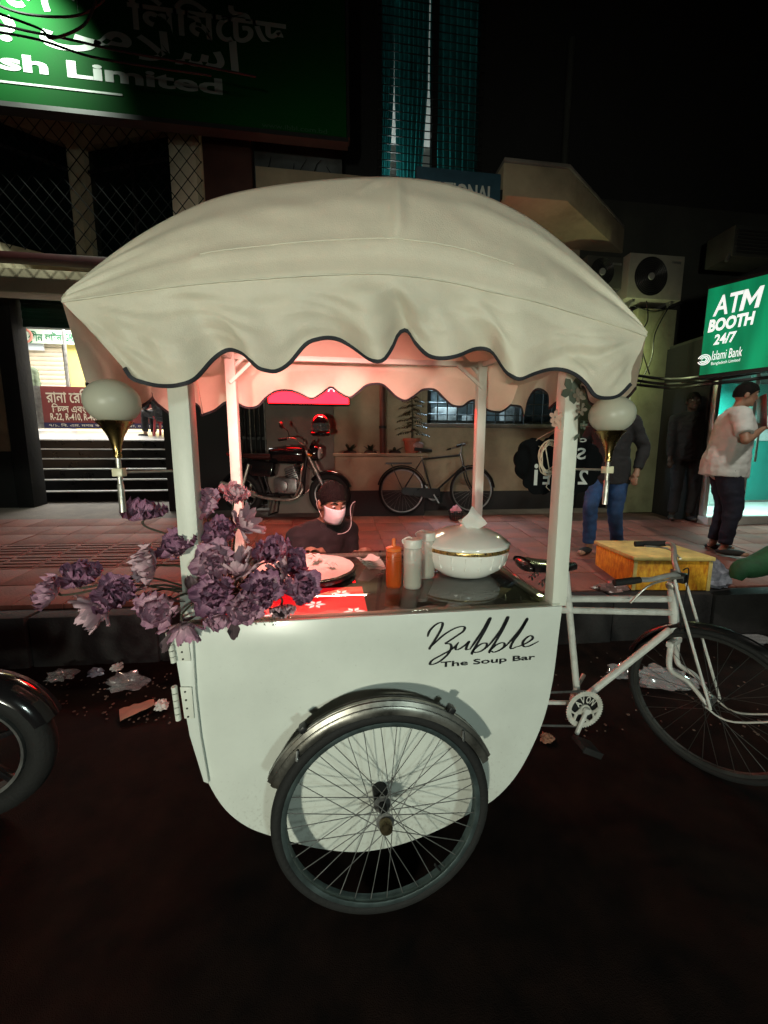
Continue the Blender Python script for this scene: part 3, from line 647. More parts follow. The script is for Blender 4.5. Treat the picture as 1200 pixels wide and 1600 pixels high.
# posts
def post(xa, y, sz, z1, foot=CT-.35):
    p = obj('post', MB().bb((xa-sz/2, y-sz/2, foot), (xa+sz/2, y+sz/2, z1)), post_white, cart, bevel=.003)
    return p
post(CX0+.028, CY0+.052, .056, 1.86, GZ+.001); post(CX1-.004, CY0+.034, .052, 1.86, CT-.004)
post(CX0-.018, CY1-.0, .046, 1.94, .6); post(CX1+.012, CY1-.0, .046, 1.94, .6)
for xa in (CX0+.028,):
    obj('post_bracket', MB().bb((xa-.034, CY0+.018, GZ+.0015), (xa+.034, CY0+.0225, GZ+.09)), post_white, cart, bevel=.001)
    for z in (.03, .07): obj('bolt', MB().lathe([(.006, 0), (.005, .004)], (xa+.012, CY0+.0175, GZ+z), (0, -1, 0), 8), steel, cart)

# canopy ------------------------------------------------------------
EY0, EY1 = 1.0, 2.14
seam = [(97, 472), (160, 463), (215, 455), (307, 444), (407, 436), (500, 430), (570, 428), (600, 428), (660, 434), (720, 444), (760, 454), (840, 472), (920, 496), (970, 511), (1010, 525)]
hem = [(195, 575), (205, 590), (226, 598), (250, 603), (278, 602), (305, 592), (335, 560), (357, 547), (380, 553), (402, 574), (416, 579), (432, 580), (452, 568), (478, 538), (497, 530), (515, 528), (530, 531), (552, 543), (575, 560), (588, 565), (600, 562), (612, 545), (622, 523), (632, 516), (640, 520), (650, 537), (668, 555), (690, 560), (715, 556), (740, 546), (756, 545), (771, 552), (790, 580), (805, 591), (815, 592), (832, 585), (855, 578), (872, 577), (890, 581), (905, 590), (917, 602), (929, 618), (950, 622), (968, 617), (985, 600)]
arch = [(97, 472), (104, 460), (118, 444), (150, 416), (200, 379), (240, 354), (290, 328), (340, 308), (400, 294), (470, 284), (540, 278), (610, 276), (660, 280), (700, 287), (740, 299), (780, 315), (820, 336), (850, 356), (900, 397), (950, 445), (985, 487), (1000, 508), (1010, 525)]
bhem = [(318, 648), (335, 641), (352, 630), (366, 628), (380, 635), (394, 637), (405, 634), (416, 622), (430, 612), (450, 610), (468, 615), (487, 623), (503, 615), (517, 605), (530, 614), (546, 621), (558, 614), (571, 603), (583, 600), (597, 601), (608, 609), (620, 620), (633, 626), (645, 620), (658, 610), (668, 608), (680, 610), (693, 622), (706, 633), (722, 635), (734, 627), (745, 626), (760, 640), (779, 644), (790, 640), (800, 632)]
NC = 150
def cx(s): return .75*s+.25*(.5-.5*cos(pi*s))
def wr(p, sc, seed): return noise.noise(V(p.x*sc, p.y*sc, p.z*sc+seed))
cols_seam, cols_hem, cols_arch, cols_bs, cols_bh, cols_ba = [], [], [], [], [], []
B0, B1 = at(312, 560, EY1), at(806, 575, EY1)
for i in range(NC+1):
    s = cx(i/NC)
    x = 97+913*s; ey = EY0-.03*sin(pi*s)
    cols_seam.append(at(x, smooth_interp(seam, x), ey))
    xh = 195+790*s; yh = smooth_interp(hem, xh)
    base = 560+40*abs(s-.45)*1.2
    hy = EY0+.012-.0006*(yh-base)+.012*sin(xh*.06)
    cols_hem.append(at(xh, yh, hy))
    ya = EY0+.13*(1-abs(2*s-1)**3)
    cols_arch.append(at(x, smooth_interp(arch, x), ya))
    bx = B0.x-.02+(B1.x-B0.x+.04)*s
    xb = 318+482*s
    cols_bh.append(at(xb, smooth_interp(bhem, xb), EY1+.02*sin(xb*.05)))
    cols_bs.append(V(bx, EY1, 1.86+.06*sin(pi*s)))
    q = cols_arch[-1]; cols_ba.append(V(bx, EY1-.12*(1-abs(2*s-1)**3), max(1.86, q.z-.02)))
rows = []
def lerp(a, e, t): return a+(e-a)*t
NV = 26
for j in range(NV+1):                      # hem -> seam of the front valance
    t = j/NV; r_ = []
    for i in range(NC+1):
        p = lerp(cols_hem[i], cols_seam[i], t); s = i/NC; k = 1-t
        fold = sin(pi*t)
        dy = -.022*fold*wr(V(s*7, 0, t*1.1), 1, 2.2)-.016*fold*wr(V(s*15, t*.9, 0), 1, 7.7)
        for c0, d in ((0, s), (1, 1-s)):
            th = math.atan2(k*.24+.02, d+.03); dy += .013*noise.noise(V(th*9+c0*5, d*1.2, c0*3.3))*math.exp(-d/.45)*min(1, d*14)*min(1, t*6)*min(1, k*5)
        dy += .0045*noise.noise(V(s*34, t*2.2, 9.1))*fold+.004*noise.noise(V(s*21+t*6, t*5, 3.1))*fold
        # drag folds fanning out from the two corners
        for c0, c1 in ((0, 1), (1, -1)):
            d = s if c0 == 0 else 1-s
            if d < .42:
                ph = (k*1.3)/(d*2.2+.06)
                dy += .007*sin(ph*2.6+c0*1.3)*max(0, 1-d/.42)*fold*min(1, d*9)
        for px_, am in ((.56, .014), (.63, -.010), (.67, .015), (.50, .007), (.72, -.009)):
            dy -= am*math.exp(-((s-px_-.05*k)/.021)**2)*math.sin(pi*min(1, k*1.05))
        r_.append(p+V(0, dy, 0))
    rows.append(r_)
NG = 20
for j in range(1, NG+1):                   # gable from eave seam up to the front arch
    t = j/NG; r_ = []
    for i in range(NC+1):
        s = i/NC; p = lerp(cols_seam[i], cols_arch[i], t)
        b_ = sin(pi*t)
        p = p+V(0, -.030*b_*(1-abs(2*s-1)**2)+.010*b_*wr(V(s*3.5, 0, t*1.5), 1, 4.1), .010*b_)
        for c0, d in ((0, s), (1, 1-s)):
            p.y += .012*noise.noise(V(t*7+c0*4, d*1.6, c0*7.7))*math.exp(-d/.5)*min(1, d*14)*b_
        p.y += .004*noise.noise(V(s*16+t*3, t*6, 2.2))*b_
        # tubes of the frame pressing through the cloth
        p.y -= .016*math.exp(-((s-.562)/.009)**2)*min(1, max(0, (t-.22)*8))*(1-t**6)
        p.y -= .011*math.exp(-((t-.22)/.03)**2)*(1 if .25 < s < .8 else .2)
        p.y -= .006*math.exp(-((s-.535+(.9-t)*.16)/.008)**2)*(1 if .7 < t < .93 else 0)
        for d, c0 in ((s, 0), (1-s, 1)):
            if d < .38: p.y += .010*sin(t*9.5+2.2*c0)*b_*(1-d/.38)*min(1, d*12)
        r_.append(p)
    rows.append(r_)
NB = 16
for j in range(1, NB+1):                   # barrel vault to the back arch
    t = j/NB; r_ = []
    for i in range(NC+1):
        p = lerp(cols_arch[i], cols_ba[i], t); p.z += -.012*sin(pi*t*2)**2+.006*wr(p, 5, 1); r_.append(p)
    rows.append(r_)
for j in range(1, 6): rows.append([lerp(cols_ba[i], cols_bs[i], j/5) for i in range(NC+1)])
for j in range(1, 13):
    t = j/12; r_ = []
    for i in range(NC+1):
        p = lerp(cols_bs[i], cols_bh[i], t); p.y += .014*sin(i*.33)*t*wr(p, 4, 3)*2; r_.append(p)
    rows.append(r_)
can = obj('canopy', MB().grid(rows), canvas, cart, smooth=180)
obj('seam_piping', MB().tube([p+V(0, -.0012, 0) for p in rows[NV]], .0022, 5), canvas, can); obj('seam_piping', MB().tube([p+V(0, -.0006, 0) for p in rows[NV+5][40:112]], .0016, 5), canvas, can)
def binding(P, wdt, nrm, name='hem_binding'):
    b = MB(); k = len(P); T = []
    L, M, N_, Q = [], [], [], []
    for i in range(k):
        t = (P[min(i+1, k-1)]-P[max(i-1, 0)]).normalized(); sd = Vector(nrm).cross(t).normalized()*wdt/2
        n_ = Vector(nrm)*.0025; L.append(P[i]+sd+n_); M.append(P[i]-sd*1.0+n_); N_.append(P[i]-sd-n_); Q.append(P[i]+sd-n_)
    b.grid([L, M, N_, Q, L]); return obj(name, b, trim_black, can, smooth=60)
binding([p+V(0, -.001, 0) for p in rows[0]], .0088, (0, -1, 0)); binding(rows[-1], .011, (0, -1, 0))
# side valances
def side(frontseam, fronthem, backseam, backhem, hemz, name):
    n = 60; rr = []
    for j in range(13):
        t = j/12; r_ = []
        for i in range(n+1):
            u = i/n; a = lerp(frontseam, backseam, u); e = lerp(fronthem, backhem, u); e.z = hemz(u)
            p = lerp(a, e, t); p.x += .016*sin(u*23)*t*(1 if i not in (0, n) else .2)+.02*wr(p, 5, 2)*t*sin(pi*u)
            r_.append(p)
        rr.append(r_)
    o = obj(name, MB().grid(rr), canvas, cart, smooth=180)
    k = MB(); b = rr[-1]; up = V(0, 0, .010)
    k.grid([[p+V(-.002, 0, .002) for p in b], [p+V(-.002, 0, -.009) for p in b], [p+V(.002, 0, -.009) for p in b], [p+V(.002, 0, .002) for p in b], [p+V(-.002, 0, .002) for p in b]])
    obj('hem_binding', k, trim_black, o); return o
fs, fh = cols_seam[0]+V(-.002, .004, 0), at(134, 598, 1.17)
lz = [(0, fh.z), (.10, 1.63), (.24, 1.612), (.34, 1.66), (.42, 1.69), (.5, 1.66), (.58, 1.62), (.66, 1.615), (.75, 1.68), (.85, 1.71), (.93, 1.68), (1, cols_bh[0].z)]
side(fs, fh, cols_bs[0], cols_bh[0], lambda u: smooth_interp(lz, u), 'side_valance')
fs, fh = cols_seam[-1]+V(.002, .004, 0), at(994, 604, 1.17)
rz = [(0, fh.z), (.12, 1.64), (.22, 1.66), (.33, 1.74), (.44, 1.70), (.53, 1.68), (.62, 1.76), (.70, 1.79), (.78, 1.73), (.84, 1.675), (.9, 1.73), (1, cols_bh[-1].z)]
side(fs, fh, cols_bs[-1], cols_bh[-1], lambda u: smooth_interp(rz, u), 'side_valance')
# frame under the cloth
for a, e in (((CX0-.02, CY0+.05, 1.845), (CX1+.02, CY0+.05, 1.845)), ((CX0-.03, CY1, 1.925), (CX1+.03, CY1, 1.925)), ((CX0, CY0+.08, 1.845), (CX0-.018, CY1-.03, 1.92)), ((CX1, CY0+.08, 1.845), (CX1+.012, CY1-.03, 1.92))):
    obj('roof_rail', MB().bar(a, e, .024), post_white, cart, bevel=.002)
obj('roof_rail', MB().bar((.15, CY0+.05, 1.87), (.15, CY0+.02, 2.12), .02), post_white, cart)
for s_ in (0, 1): obj('roof_hoop', MB().tube(catmull([V(CX0-.02 if not s_ else CX0-.03, (CY0+.06, CY1)[s_], 1.86), V(-.25, (CY0+.06, CY1)[s_], 2.03), V(.15, (CY0+.06, CY1)[s_], 2.10), V(.55, (CY0+.06, CY1)[s_], 2.03), V(CX1+.02, (CY0+.06, CY1)[s_], 1.86)], 8), .010, 8), post_white, cart)
for s_ in (0, 1): obj('corner_brace', MB().bar(((CX0-.018, CX1+.012)[s_], CY1-.03, 1.80), ((CX0+.10, CX1-.12)[s_], CY1-.01, 1.92), .015), post_white, cart)
# pink LED strip tied up behind the front valance
pink = mat_emit('pink_led', (1, .10, .08), 2)
obj('light_strip', MB().tube([(-.30, CY0+.10, 1.853), (.42, CY0+.10, 1.853)], .008, 8), pink, cart, label='glowing pink light strip under the canopy')
lamp('canopy_led_glow', 'AREA', (-.08, CY0+.14, 1.82), 12, (1, .36, .33), (-.2, 3.6, .75), shape='RECTANGLE', size=.5, size_y=.03, spread=radians(104))
lamp('canopy_led_wash', 'AREA', (-.10, CY0+.15, 1.815), 1.9, (1, .30, .27), (-.14, 1.62, .96), shape='RECTANGLE', size=.3, size_y=.03, spread=radians(75))

# globe lamps on brass cups
def globe(c, ztop, zbot, side_, cube, postx):
    L = obj('globe_lamp', MB().ball(c, (.063, .063, .055), 32, 20), frosted, cart, label='unlit white glass globe on the %s post' % side_)
    cupz = c.z-.049
    obj('cup', MB().lathe([(.0085, -.092), (.010, -.086), (.0085, -.08), (.011, -.06), (.019, -.035), (.032, -.012), (.041, -.002), (.043, 0), (.0405, .001), (.030, -.006)], (c.x, c.y, cupz), n=28), brass, L)
    obj('stem', MB().tube([(c.x, c.y, cupz-.09), (c.x, c.y, zbot)], .0062, 12), chrome, L)
    obj('stem_tip', MB().lathe([(.0078, 0), (.0078, .07), (.006, .075)], (c.x, c.y, zbot), n=12), chrome, L)
    obj('clamp', MB().box((c.x, c.y, cube), (.025, .025, .021)), mat('pale_brass_block', (.72, .66, .45), .4, var=.1), L, bevel=.002)
    obj('bracket_rod', MB().tube([(c.x, c.y, cube), (postx, CY0+.04, cube)], .0035, 8), chrome, L)
GLY = 1.085
gL, gR = at(176, 628, GLY), at(956, 648, GLY)
globe(gL, 0, at(186, 800, GLY).z, 'left', at(183, 738, GLY).z, CX0); globe(gR, 0, at(947, 788, GLY).z, 'right', at(950, 734, GLY).z, CX1)

# cart wheel ----------------------------------------------------------
wc = V(.138, 1.055, .345); wr_ = .345
tilt = V(.02, -1, .03).normalized()
wheel = obj('cart_wheel', MB().lathe([(.013, -.055), (.013, .055)], wc, tilt, 16), rubber, cart)
obj('tyre', MB().ring(wc, tilt, .327, .0185, 72, 12), rubber, wheel)
RR = [(.298, -.014), (.302, -.016), (.313, -.015), (.313, .015), (.302, .016), (.298, .014), (.304, .004), (.304, -.004)]
def rimmesh(c, ax, prof, n=64):
    b = MB(); b.lathe(prof+[prof[0]], c, ax, n, cap=False); return b
obj('rim', rimmesh(wc, tilt, RR), rim_steel, wheel, smooth=35)
for s_ in (-1, 1): obj('hub_flange', MB().lathe([(.012, -.002), (.028, -.002), (.028, .002), (.012, .002)], wc+tilt*.031*s_, tilt, 20), steel, wheel, smooth=30)
obj('hub_cap', MB().lathe([(.016, .034), (.0205, .037), (.0205, .054), (.018, .060), (.0001, .062)], wc, tilt, 20), mat('dirty_brass_cap', (.24, .19, .11), .3, .9, var=.4, vs=40, dirt=.7), wheel, smooth=30)
obj('axle', MB().tube([wc, wc-tilt*.16], .012, 12), rubber, wheel); obj('bearing', MB().lathe([(.026, -.10), (.026, -.06), (.018, -.05)], wc, tilt, 16), rubber, wheel, smooth=30)
qw = tilt.to_track_quat('Z', 'Y').to_matrix()
for k in range(36):
    sd = 1 if k % 2 else -1; a = 2*pi*k/36+.03; lead = (1 if (k//2) % 2 else -1)*radians(62)
    p = wc+tilt*.031*sd+qw @ V(cos(a+lead)*.026, sin(a+lead)*.026, 0); q = wc+qw @ V(cos(a)*.302, sin(a)*.302, 0)
    obj('spoke', MB().tube([p, q], .0014, 5), steel, wheel)
obj('valve', MB().tube([wc+qw @ V(cos(-.9)*.299, sin(-.9)*.299, 0), wc+qw @ V(cos(-.9)*.27, sin(-.9)*.27, 0)], .004, 6), black_plastic, wheel)
# mudguard: ribbed arc over the wheel
mud = MB(); rows_m = []; rg = []
prof = [(-.034, -.020), (-.034, -.006), (-.029, .002), (-.022, .001), (-.017, .012), (-.009, .003), (-.005, .014), (.005, .014), (.009, .003), (.017, .012), (.022, .001), (.029, .002), (.034, -.006), (.034, -.020)]
a0, a1 = radians(26), radians(156); n = 48
for i in range(n+1):
    a = a0+(a1-a0)*i/n; rg.append([wc+V(0, -w_*.86+.012, 0)+V(cos(a), 0, sin(a))*(.367+h_) for w_, h_ in prof])
mg = obj('mudguard', MB().grid(rg), mat('tarnished_mudguard', (.27, .26, .23), .33, .8, var=.5, vs=9, dirt=.9), cart, smooth=60, solid=.0015)
for a in (radians(57), radians(128)):
    c = wc+V(0, .012, 0)+V(cos(a), 0, sin(a))*.392; obj('mudguard_bolt', MB().box(c, (.022, .03, .018), Matrix.Rotation(-a+pi/2, 3, 'Y')), black_plastic, mg, bevel=.003)
for a in (radians(48), radians(135)):
    c = wc+V(cos(a), 0, sin(a))*.363; obj('mudguard_stay', MB().tube([c+V(0, -.022, .006), c+V(0, -.03, -.02), c+V(0, .10, -.02)], .004, 6), steel, mg)
# hidden twin wheel on the far side
wheel2 = wheel.copy(); COL.objects.link(wheel2); wheel2.parent = cart; wheel2.location = (0, 1.02, 0)
for ch in list(wheel.children):
    c = ch.copy(); COL.objects.link(c); c.parent = wheel2
obj('axle_bar', MB().tube([(wc.x, wc.y+.1, wc.z), (wc.x, wc.y+.95, wc.z)], .016, 10), black_plastic, cart)

# bicycle half ---------------------------------------------------------
BY = 1.57
hd_t, hd_b = at(1050, 915, BY), at(1055, 988, BY)
bb = at(903, 1098, BY); st_ = at(868, 938, BY); st0 = V(st_.x-.02, BY, st_.z)
fr = obj('bike_frame', MB().tube([hd_b+V(0, 0, -.02), hd_t+V(0, 0, .02)], .021, 14), bike_white, cart)
t1a, t1b = at(872, 931, BY), at(1046, 936, BY); t2a, t2b = at(872, 946, BY), at(1047, 957, BY)
obj('top_tube', MB().tube([V(CX1-.02, BY, t1a.z), t1b], .0155, 12), bike_white, fr); obj('top_tube', MB().tube([V(CX1-.02, BY, t2a.z), t2b], .0155, 12), bike_white, fr)
obj('down_tube', MB().tube([hd_b+V(0, 0, .04), bb], .0165, 12), bike_white, fr)
obj('seat_tube', MB().tube([bb, V(bb.x-.12, BY, 1.0)], .0155, 12), bike_white, fr)
obj('chain_stay', MB().tube([bb, V(.3, BY+.05, .33)], .010, 8), bike_white, fr)
obj('bottom_bracket', MB().lathe([(.022, -.036), (.022, .036)], bb, (0, 1, 0), 16), bike_white, fr)
for p in (hd_t, hd_b): obj('headset_cup', MB().lathe([(.024, -.010), (.026, 0), (.024, .010)], p, (hd_t-hd_b), 16), chrome, fr)
# chainring with lettered spider
cr = MB(); cc = bb+V(0, -.052, 0); nT = 46; vs = []; ro, ri = .094, .068
out = []
for i in range(nT*2):
    a = 2*pi*i/(nT*2); r_ = ro if i % 2 else ro-.006; out.append((a, r_))
vv = [cc+V(cos(a)*r_, d, sin(a)*r_) for d in (0, .004) for a, r_ in out]+[cc+V(cos(a)*ri, d, sin(a)*ri) for d in (0, .004) for a, r_ in out]
m_ = nT*2; fs_ = []
for i in range(m_):
    j = (i+1) % m_; fs_ += [(i, j, 2*m_+j, 2*m_+i), (m_+i, 3*m_+i, 3*m_+j, m_+j), (i, m_+i, m_+j, j), (2*m_+i, 2*m_+j, 3*m_+j, 3*m_+i)]
cr.add(vv, fs_)
ring_o = obj('chainring', cr, mat('white_chainring', (.62, .61, .54), .4, var=.2, vs=30, dirt=.5), cart, smooth=30)
sp = MB()
for a in (3.55, 4.75, 5.9): 
    p = V(cos(a), 0, sin(a)); sp.tube(catmull([cc+V(cos(a-.5)*.02, .002, sin(a-.5)*.02), cc+p*.045, cc+V(cos(a+.35)*.07, .002, sin(a+.35)*.07)], 4), .007, 6)
    sp.tube(catmull([cc+V(cos(a+.6)*.02, .002, sin(a+.6)*.02), cc+V(cos(a-.1)*.05, 0.002, sin(a-.1)*.05), cc+V(cos(a-.4)*.07, .002, sin(a-.4)*.07)], 4), .005, 6)
sp.lathe([(.026, -.003), (.026, .004)], cc, (0, 1, 0), 20)
so = obj('spider', sp, MATS['white_chainring'], ring_o); so['kind'] = 'stuff'
for k, ch in enumerate('AVON'):
    a = radians(138-31*k); c = cc+V(cos(a)*.034, -.001, sin(a)*.034); ux = V(sin(a), 0, -cos(a)); uy = V(cos(a), 0, sin(a))
    w_ = .022 if ch != 'A' else .024
    obj('cutout_letter', text_mb(ch, c-ux*w_/2, ux, uy, w_, .036, .002, bold=.03), MATS['white_chainring'], ring_o)
obj('ring_backing', MB().lathe([(.067, 0), (.067, .001)], cc+V(0, .012, 0), (0, 1, 0), 30), black_plastic, ring_o)
pe = at(905, 1152, BY-.09)
ck = obj('crank', MB().bar(cc+V(0, -.014, .006), pe+V(0, .02, 0), .013, .018), bike_white, cart, bevel=.003)
obj('crank_cap', MB().lathe([(.017, 0), (.015, .012)], cc+V(0, -.008, 0), (0, -1, 0), 14), bike_white, ck)
obj('pedal', MB().box(pe+V(.01, -.04, -.012), (.10, .085, .02), Matrix.Rotation(.45, 3, 'Y')).box(pe+V(.01, -.085, -.012), (.10, .006, .03), Matrix.Rotation(.45, 3, 'Y')), rubber, ck, bevel=.004)
ck2 = bb*2-pe; obj('crank', MB().bar(bb+V(0, .05, 0), V(ck2.x+.02, BY+.06, ck2.z), .013, .018), chrome, cart, bevel=.003)
obj('chain', MB().tube([cc+V(0, .006, -.090), V(.45, BY-.04, .27)], .005, 5).tube([cc+V(0, .006, .090), V(.45, BY-.04, .40)], .005, 5), steel, cart)
# turned fork and front wheel
stv = (hd_b-hd_t).normalized(); hub = V(1.70, 1.42, .338)
fdir = V(.46, -.885, 0).normalized(); sdir = V(-fdir.y, fdir.x, 0)*-1
crown = hd_b+V(0, 0, -.05)
for s_ in (-1, 1):
    o_ = sdir*.048*s_
    fk = obj('fork_blade', MB().tube(catmull([crown+o_*.8, crown+o_+V(0, 0, -.12)+fdir*.01, lerp(crown, hub, .62)+o_*.95-fdir*.012+V(0, 0, -.01), hub+o_*.8], 8), [.0145-.0065*i/24 for i in range(25)], 10), bike_white, cart)
    obj('fork_stay', MB().tube([hd_t+V(0, 0, .06)+o_*1.1+fdir*.02, hd_t+o_*1.3+fdir*.05+V(0, 0, -.03), hub+o_*1.35+fdir*.02], .006, 8), bike_white, fk)
obj('fork_crown', MB().bar(crown+sdir*.06, crown-sdir*.06, .03, .028), bike_white, cart, bevel=.005)
ax = sdir
fw = obj('front_wheel', MB().lathe([(.016, -.045), (.016, .045)], hub, ax, 14), steel, cart)
obj('tyre', MB().ring(hub, ax, .325, .018, 64, 10), rubber, fw); obj('rim', rimmesh(hub, ax, [(.298, -.012), (.312, -.014), (.312, .014), (.298, .012), (.304, 0)], 56), MATS['dull_spoke'] if 'dull_spoke' in MATS else mat('dull_spoke', (.07, .07, .065), .5, .6, var=.3), fw, smooth=35)
qx = ax.to_track_quat('Z', 'Y').to_matrix()
for k in range(32):
    sd = 1 if k % 2 else -1; a = 2*pi*k/32; lead = (1 if (k//2) % 2 else -1)*1.05
    obj('spoke', MB().tube([hub+ax*.03*sd+qx @ V(cos(a+lead)*.022, sin(a+lead)*.022, 0), hub+qx @ V(cos(a)*.302, sin(a)*.302, 0)], .0013, 4), mat('dull_spoke', (.07, .07, .065), .5, .6, var=.3), fw)
# front mudguard
rg = []; u_ = fdir; 
for i in range(33):
    a = radians(-22)+radians(185)*i/32; d = u_*cos(a)+V(0, 0, 1)*sin(a)
    rg.append([hub+d*(.358+h_)+ax*w_ for w_, h_ in ((-.026, -.014), (-.02, 0), (0, .008), (.02, 0), (.026, -.014))])
obj('front_mudguard', MB().grid(rg), mat('dark_mudguard', (.06, .06, .06), .25, .8, var=.4, vs=8), cart, smooth=60, solid=.001)
for s_ in (-1, 1): obj('mudguard_stay', MB().tube(catmull([hub+ax*.06*s_, hub+ax*.05*s_+fdir*.10+V(0, 0, -.02), hub+ax*.035*s_+fdir*.33+V(0, 0, .13)], 6), .004, 6), bike_white, cart)
# handlebar
stem_t = at(1055, 872, BY-.02)
bar_m = mat('grey_handlebar', (.42, .42, .40), .35, .35, var=.2, vs=18, dirt=.4)
hb = obj('handlebar', MB().tube([hd_t+V(0, 0, .02), V(hd_t.x, BY, at(1053, 890, BY).z)], .013, 10), chrome, cart)
hc = V(hd_t.x, BY, at(1055, 900, BY).z)+fdir*.03
Rg, Lg = at(1000, 906, BY-.06), at(1040, 849, BY+.19)
Rg2, Lg2 = at(960, 911, BY-.05), at(992, 850, BY+.24)
obj('grip_bar', MB().tube(catmull([hc, hc+(Rg-hc)*.25+V(0, -.01, .02), Rg+(hc-Rg)*.3, Rg], 6), .0115, 10), bar_m, hb)
obj('grip_bar', MB().tube(catmull([hc, hc+V(.02, .06, .06), lerp(hc, Lg, .7)+V(.015, 0, .035), Lg], 6), .0115, 10), bar_m, hb)
obj('grip', MB().tube([Rg, lerp(Rg, Rg2, .3), Rg2], [.0145, .016, .0155], 12), rubber, hb); obj('grip', MB().tube([Lg, lerp(Lg, Lg2, .3), Lg2], [.0145, .016, .0155], 12), rubber, hb)
obj('brake_lever', MB().tube(catmull([hc+V(0, -.02, .01), Rg+V(.05, -.01, -.02), at(985, 942, BY-.06)], 6), .005, 8), chrome, hb)
obj('brake_lever', MB().tube(catmull([hc+V(.03, .04, .08), Lg+V(.02, 0, -.03), at(1008, 853, BY+.18)], 6), .005, 8), chrome, hb)
obj('stem_clamp', MB().box(hc, (.05, .05, .045), Matrix.Rotation(.4, 3, 'Z')), black_plastic, hb, bevel=.008)
obj('brake_cable', MB().tube(catmull([hc+V(.03, .02, .03), at(1076, 890, BY-.05), at(1072, 925, BY-.08), at(1062, 985, BY-.06)], 6), .003, 6), black_plastic, hb)
# saddle
sdl = []
sc_ = V(.955, BY, at(855, 887, BY).z)
for i in range(13):
    t = i/12; xx = sc_.x-.12+.25*t; hw = .085*(1-t)**.8+.018+.015*sin(pi*t); hh = .028-.01*t
    sdl.append([V(xx, BY+hw*cos(a), sc_.z+hh*sin(a)*(1.1 if sin(a) > 0 else .7)+.02*(1-t)**2) for a in [2*pi*j/16 for j in range(17)]])
sa = obj('saddle', MB().grid(sdl).ball(sdl[0][0].lerp(sdl[0][8], .5), (.02, .08, .026), 14, 8), mat('black_saddle_vinyl', (.02, .013, .013), .25, var=.2, coat=.3), cart, smooth=180)
for s_ in (-1, 1): obj('saddle_spring', MB().tube([V(sc_.x-.06+.0018*i, BY+.045*s_+.012*cos(i*.9), sc_.z-.065+.003*i*.5+.012*sin(i*.9)) for i in range(28)], .003, 5), steel, sa)
obj('seat_post', MB().tube([V(bb.x-.12, BY, .98), V(sc_.x-.01, BY, sc_.z-.01)], .0125, 10), chrome, sa)

# ================================================================== PEOPLE
cloth_black = mat('black_cloth', (.012, .012, .014), .85, var=.3, vs=14, bump=.4, bs=40)
cloth_white = mat('white_tshirt_cloth', (.55, .57, .55), .85, var=.1, vs=6, bump=.5, bs=22)
cloth_navy = mat('navy_trousers', (.006, .008, .022), .85, var=.3, vs=10, bump=.4, bs=30)
denim = mat('blue_denim', (.015, .055, .16), .8, var=.35, vs=9, bump=.4, bs=35)
eye_w = mat('eye_white', (.5, .48, .44), .3, var=0)
def skin_mesh(chains, name, m, sub=2, voxel=.0085, extra=None, org=V(0, 0, 0), side=V(1, 0, 0), wrinkle=0):
    """one continuous surface: tapered limbs merged by a voxel remesh"""
    b = MB()
    for ch in chains:
        P = [Vector(p) for p, _ in ch]; rr = [(r_ if isinstance(r_, tuple) else (r_, r_)) for _, r_ in ch]
        Q = []; q2 = []
        for i in range(len(P)-1):
            for j in range(4):
                t = j/4; e = t*t*(3-2*t); Q.append(lerp(P[i], P[i+1], t)); q2.append((rr[i][0]+(rr[i+1][0]-rr[i][0])*e, rr[i][1]+(rr[i+1][1]-rr[i][1])*e))
        Q.append(P[-1]); q2.append(rr[-1]); n = 16; vs = []
        for i, p in enumerate(Q):
            t = (Q[min(i+1, len(Q)-1)]-Q[max(i-1, 0)]).normalized(); a = side-t*side.dot(t); a = a.normalized() if a.length > .2 else t.orthogonal().normalized(); c = t.cross(a)
            vs += [p+a*cos(2*pi*k/n)*q2[i][0]+c*sin(2*pi*k/n)*q2[i][1] for k in range(n)]
        k_ = len(Q)
        b.add(vs, [(i*n+j, i*n+(j+1) % n, (i+1)*n+(j+1) % n, (i+1)*n+j) for i in range(k_-1) for j in range(n)]+[tuple(range(n-1, -1, -1)), tuple((k_-1)*n+j for j in range(n))])
        for p, r_ in list(zip(P, rr))[1:-1]: b.ball(p, (min(r_)*.98,)*3, 12, 8)
        if not wrinkle: b.ball(P[-1], (min(rr[-1])*.98,)*3, 12, 8)
    if extra: b.add(extra.v, extra.f)
    me = b.mesh('t', None); o2 = bpy.data.objects.new('t', me); COL.objects.link(o2)
    rm_ = o2.modifiers.new('r', 'REMESH'); rm_.mode = 'VOXEL'; rm_.voxel_size = voxel; rm_.use_smooth_shade = True
    sm = o2.modifiers.new('m', 'SMOOTH'); sm.iterations = 4 if not wrinkle else 6; sm.factor = .5
    dg = bpy.context.evaluated_depsgraph_get(); r_ = bpy.data.meshes.new_from_object(o2.evaluated_get(dg)); bpy.data.objects.remove(o2); bpy.data.meshes.remove(me)
    if wrinkle:
        ns = [v.normal.copy() for v in r_.vertices]
        for v, n_ in zip(r_.vertices, ns):
            p = v.co; k = noise.noise(V(p.x*9, p.y*9, p.z*17))+.6*noise.noise(V(p.x*22+3, p.y*22, p.z*30)); v.co = p+n_*wrinkle*k
    r_.name = name; r_.materials.clear(); r_.materials.append(m)
    r_.transform(Matrix.Translation(-org))
    for p in r_.polygons: p.use_smooth = True
    return r_
def ik(a, c, l1, l2, pole):
    d = c-a; L = min(d.length, (l1+l2)*.999); d = d.normalized()
    x = (l1*l1-l2*l2+L*L)/(2*L); h = sqrt(max(0, l1*l1-x*x)); pl = (pole-d*pole.dot(d)).normalized()
    return a+d*x+pl*h, a+d*L
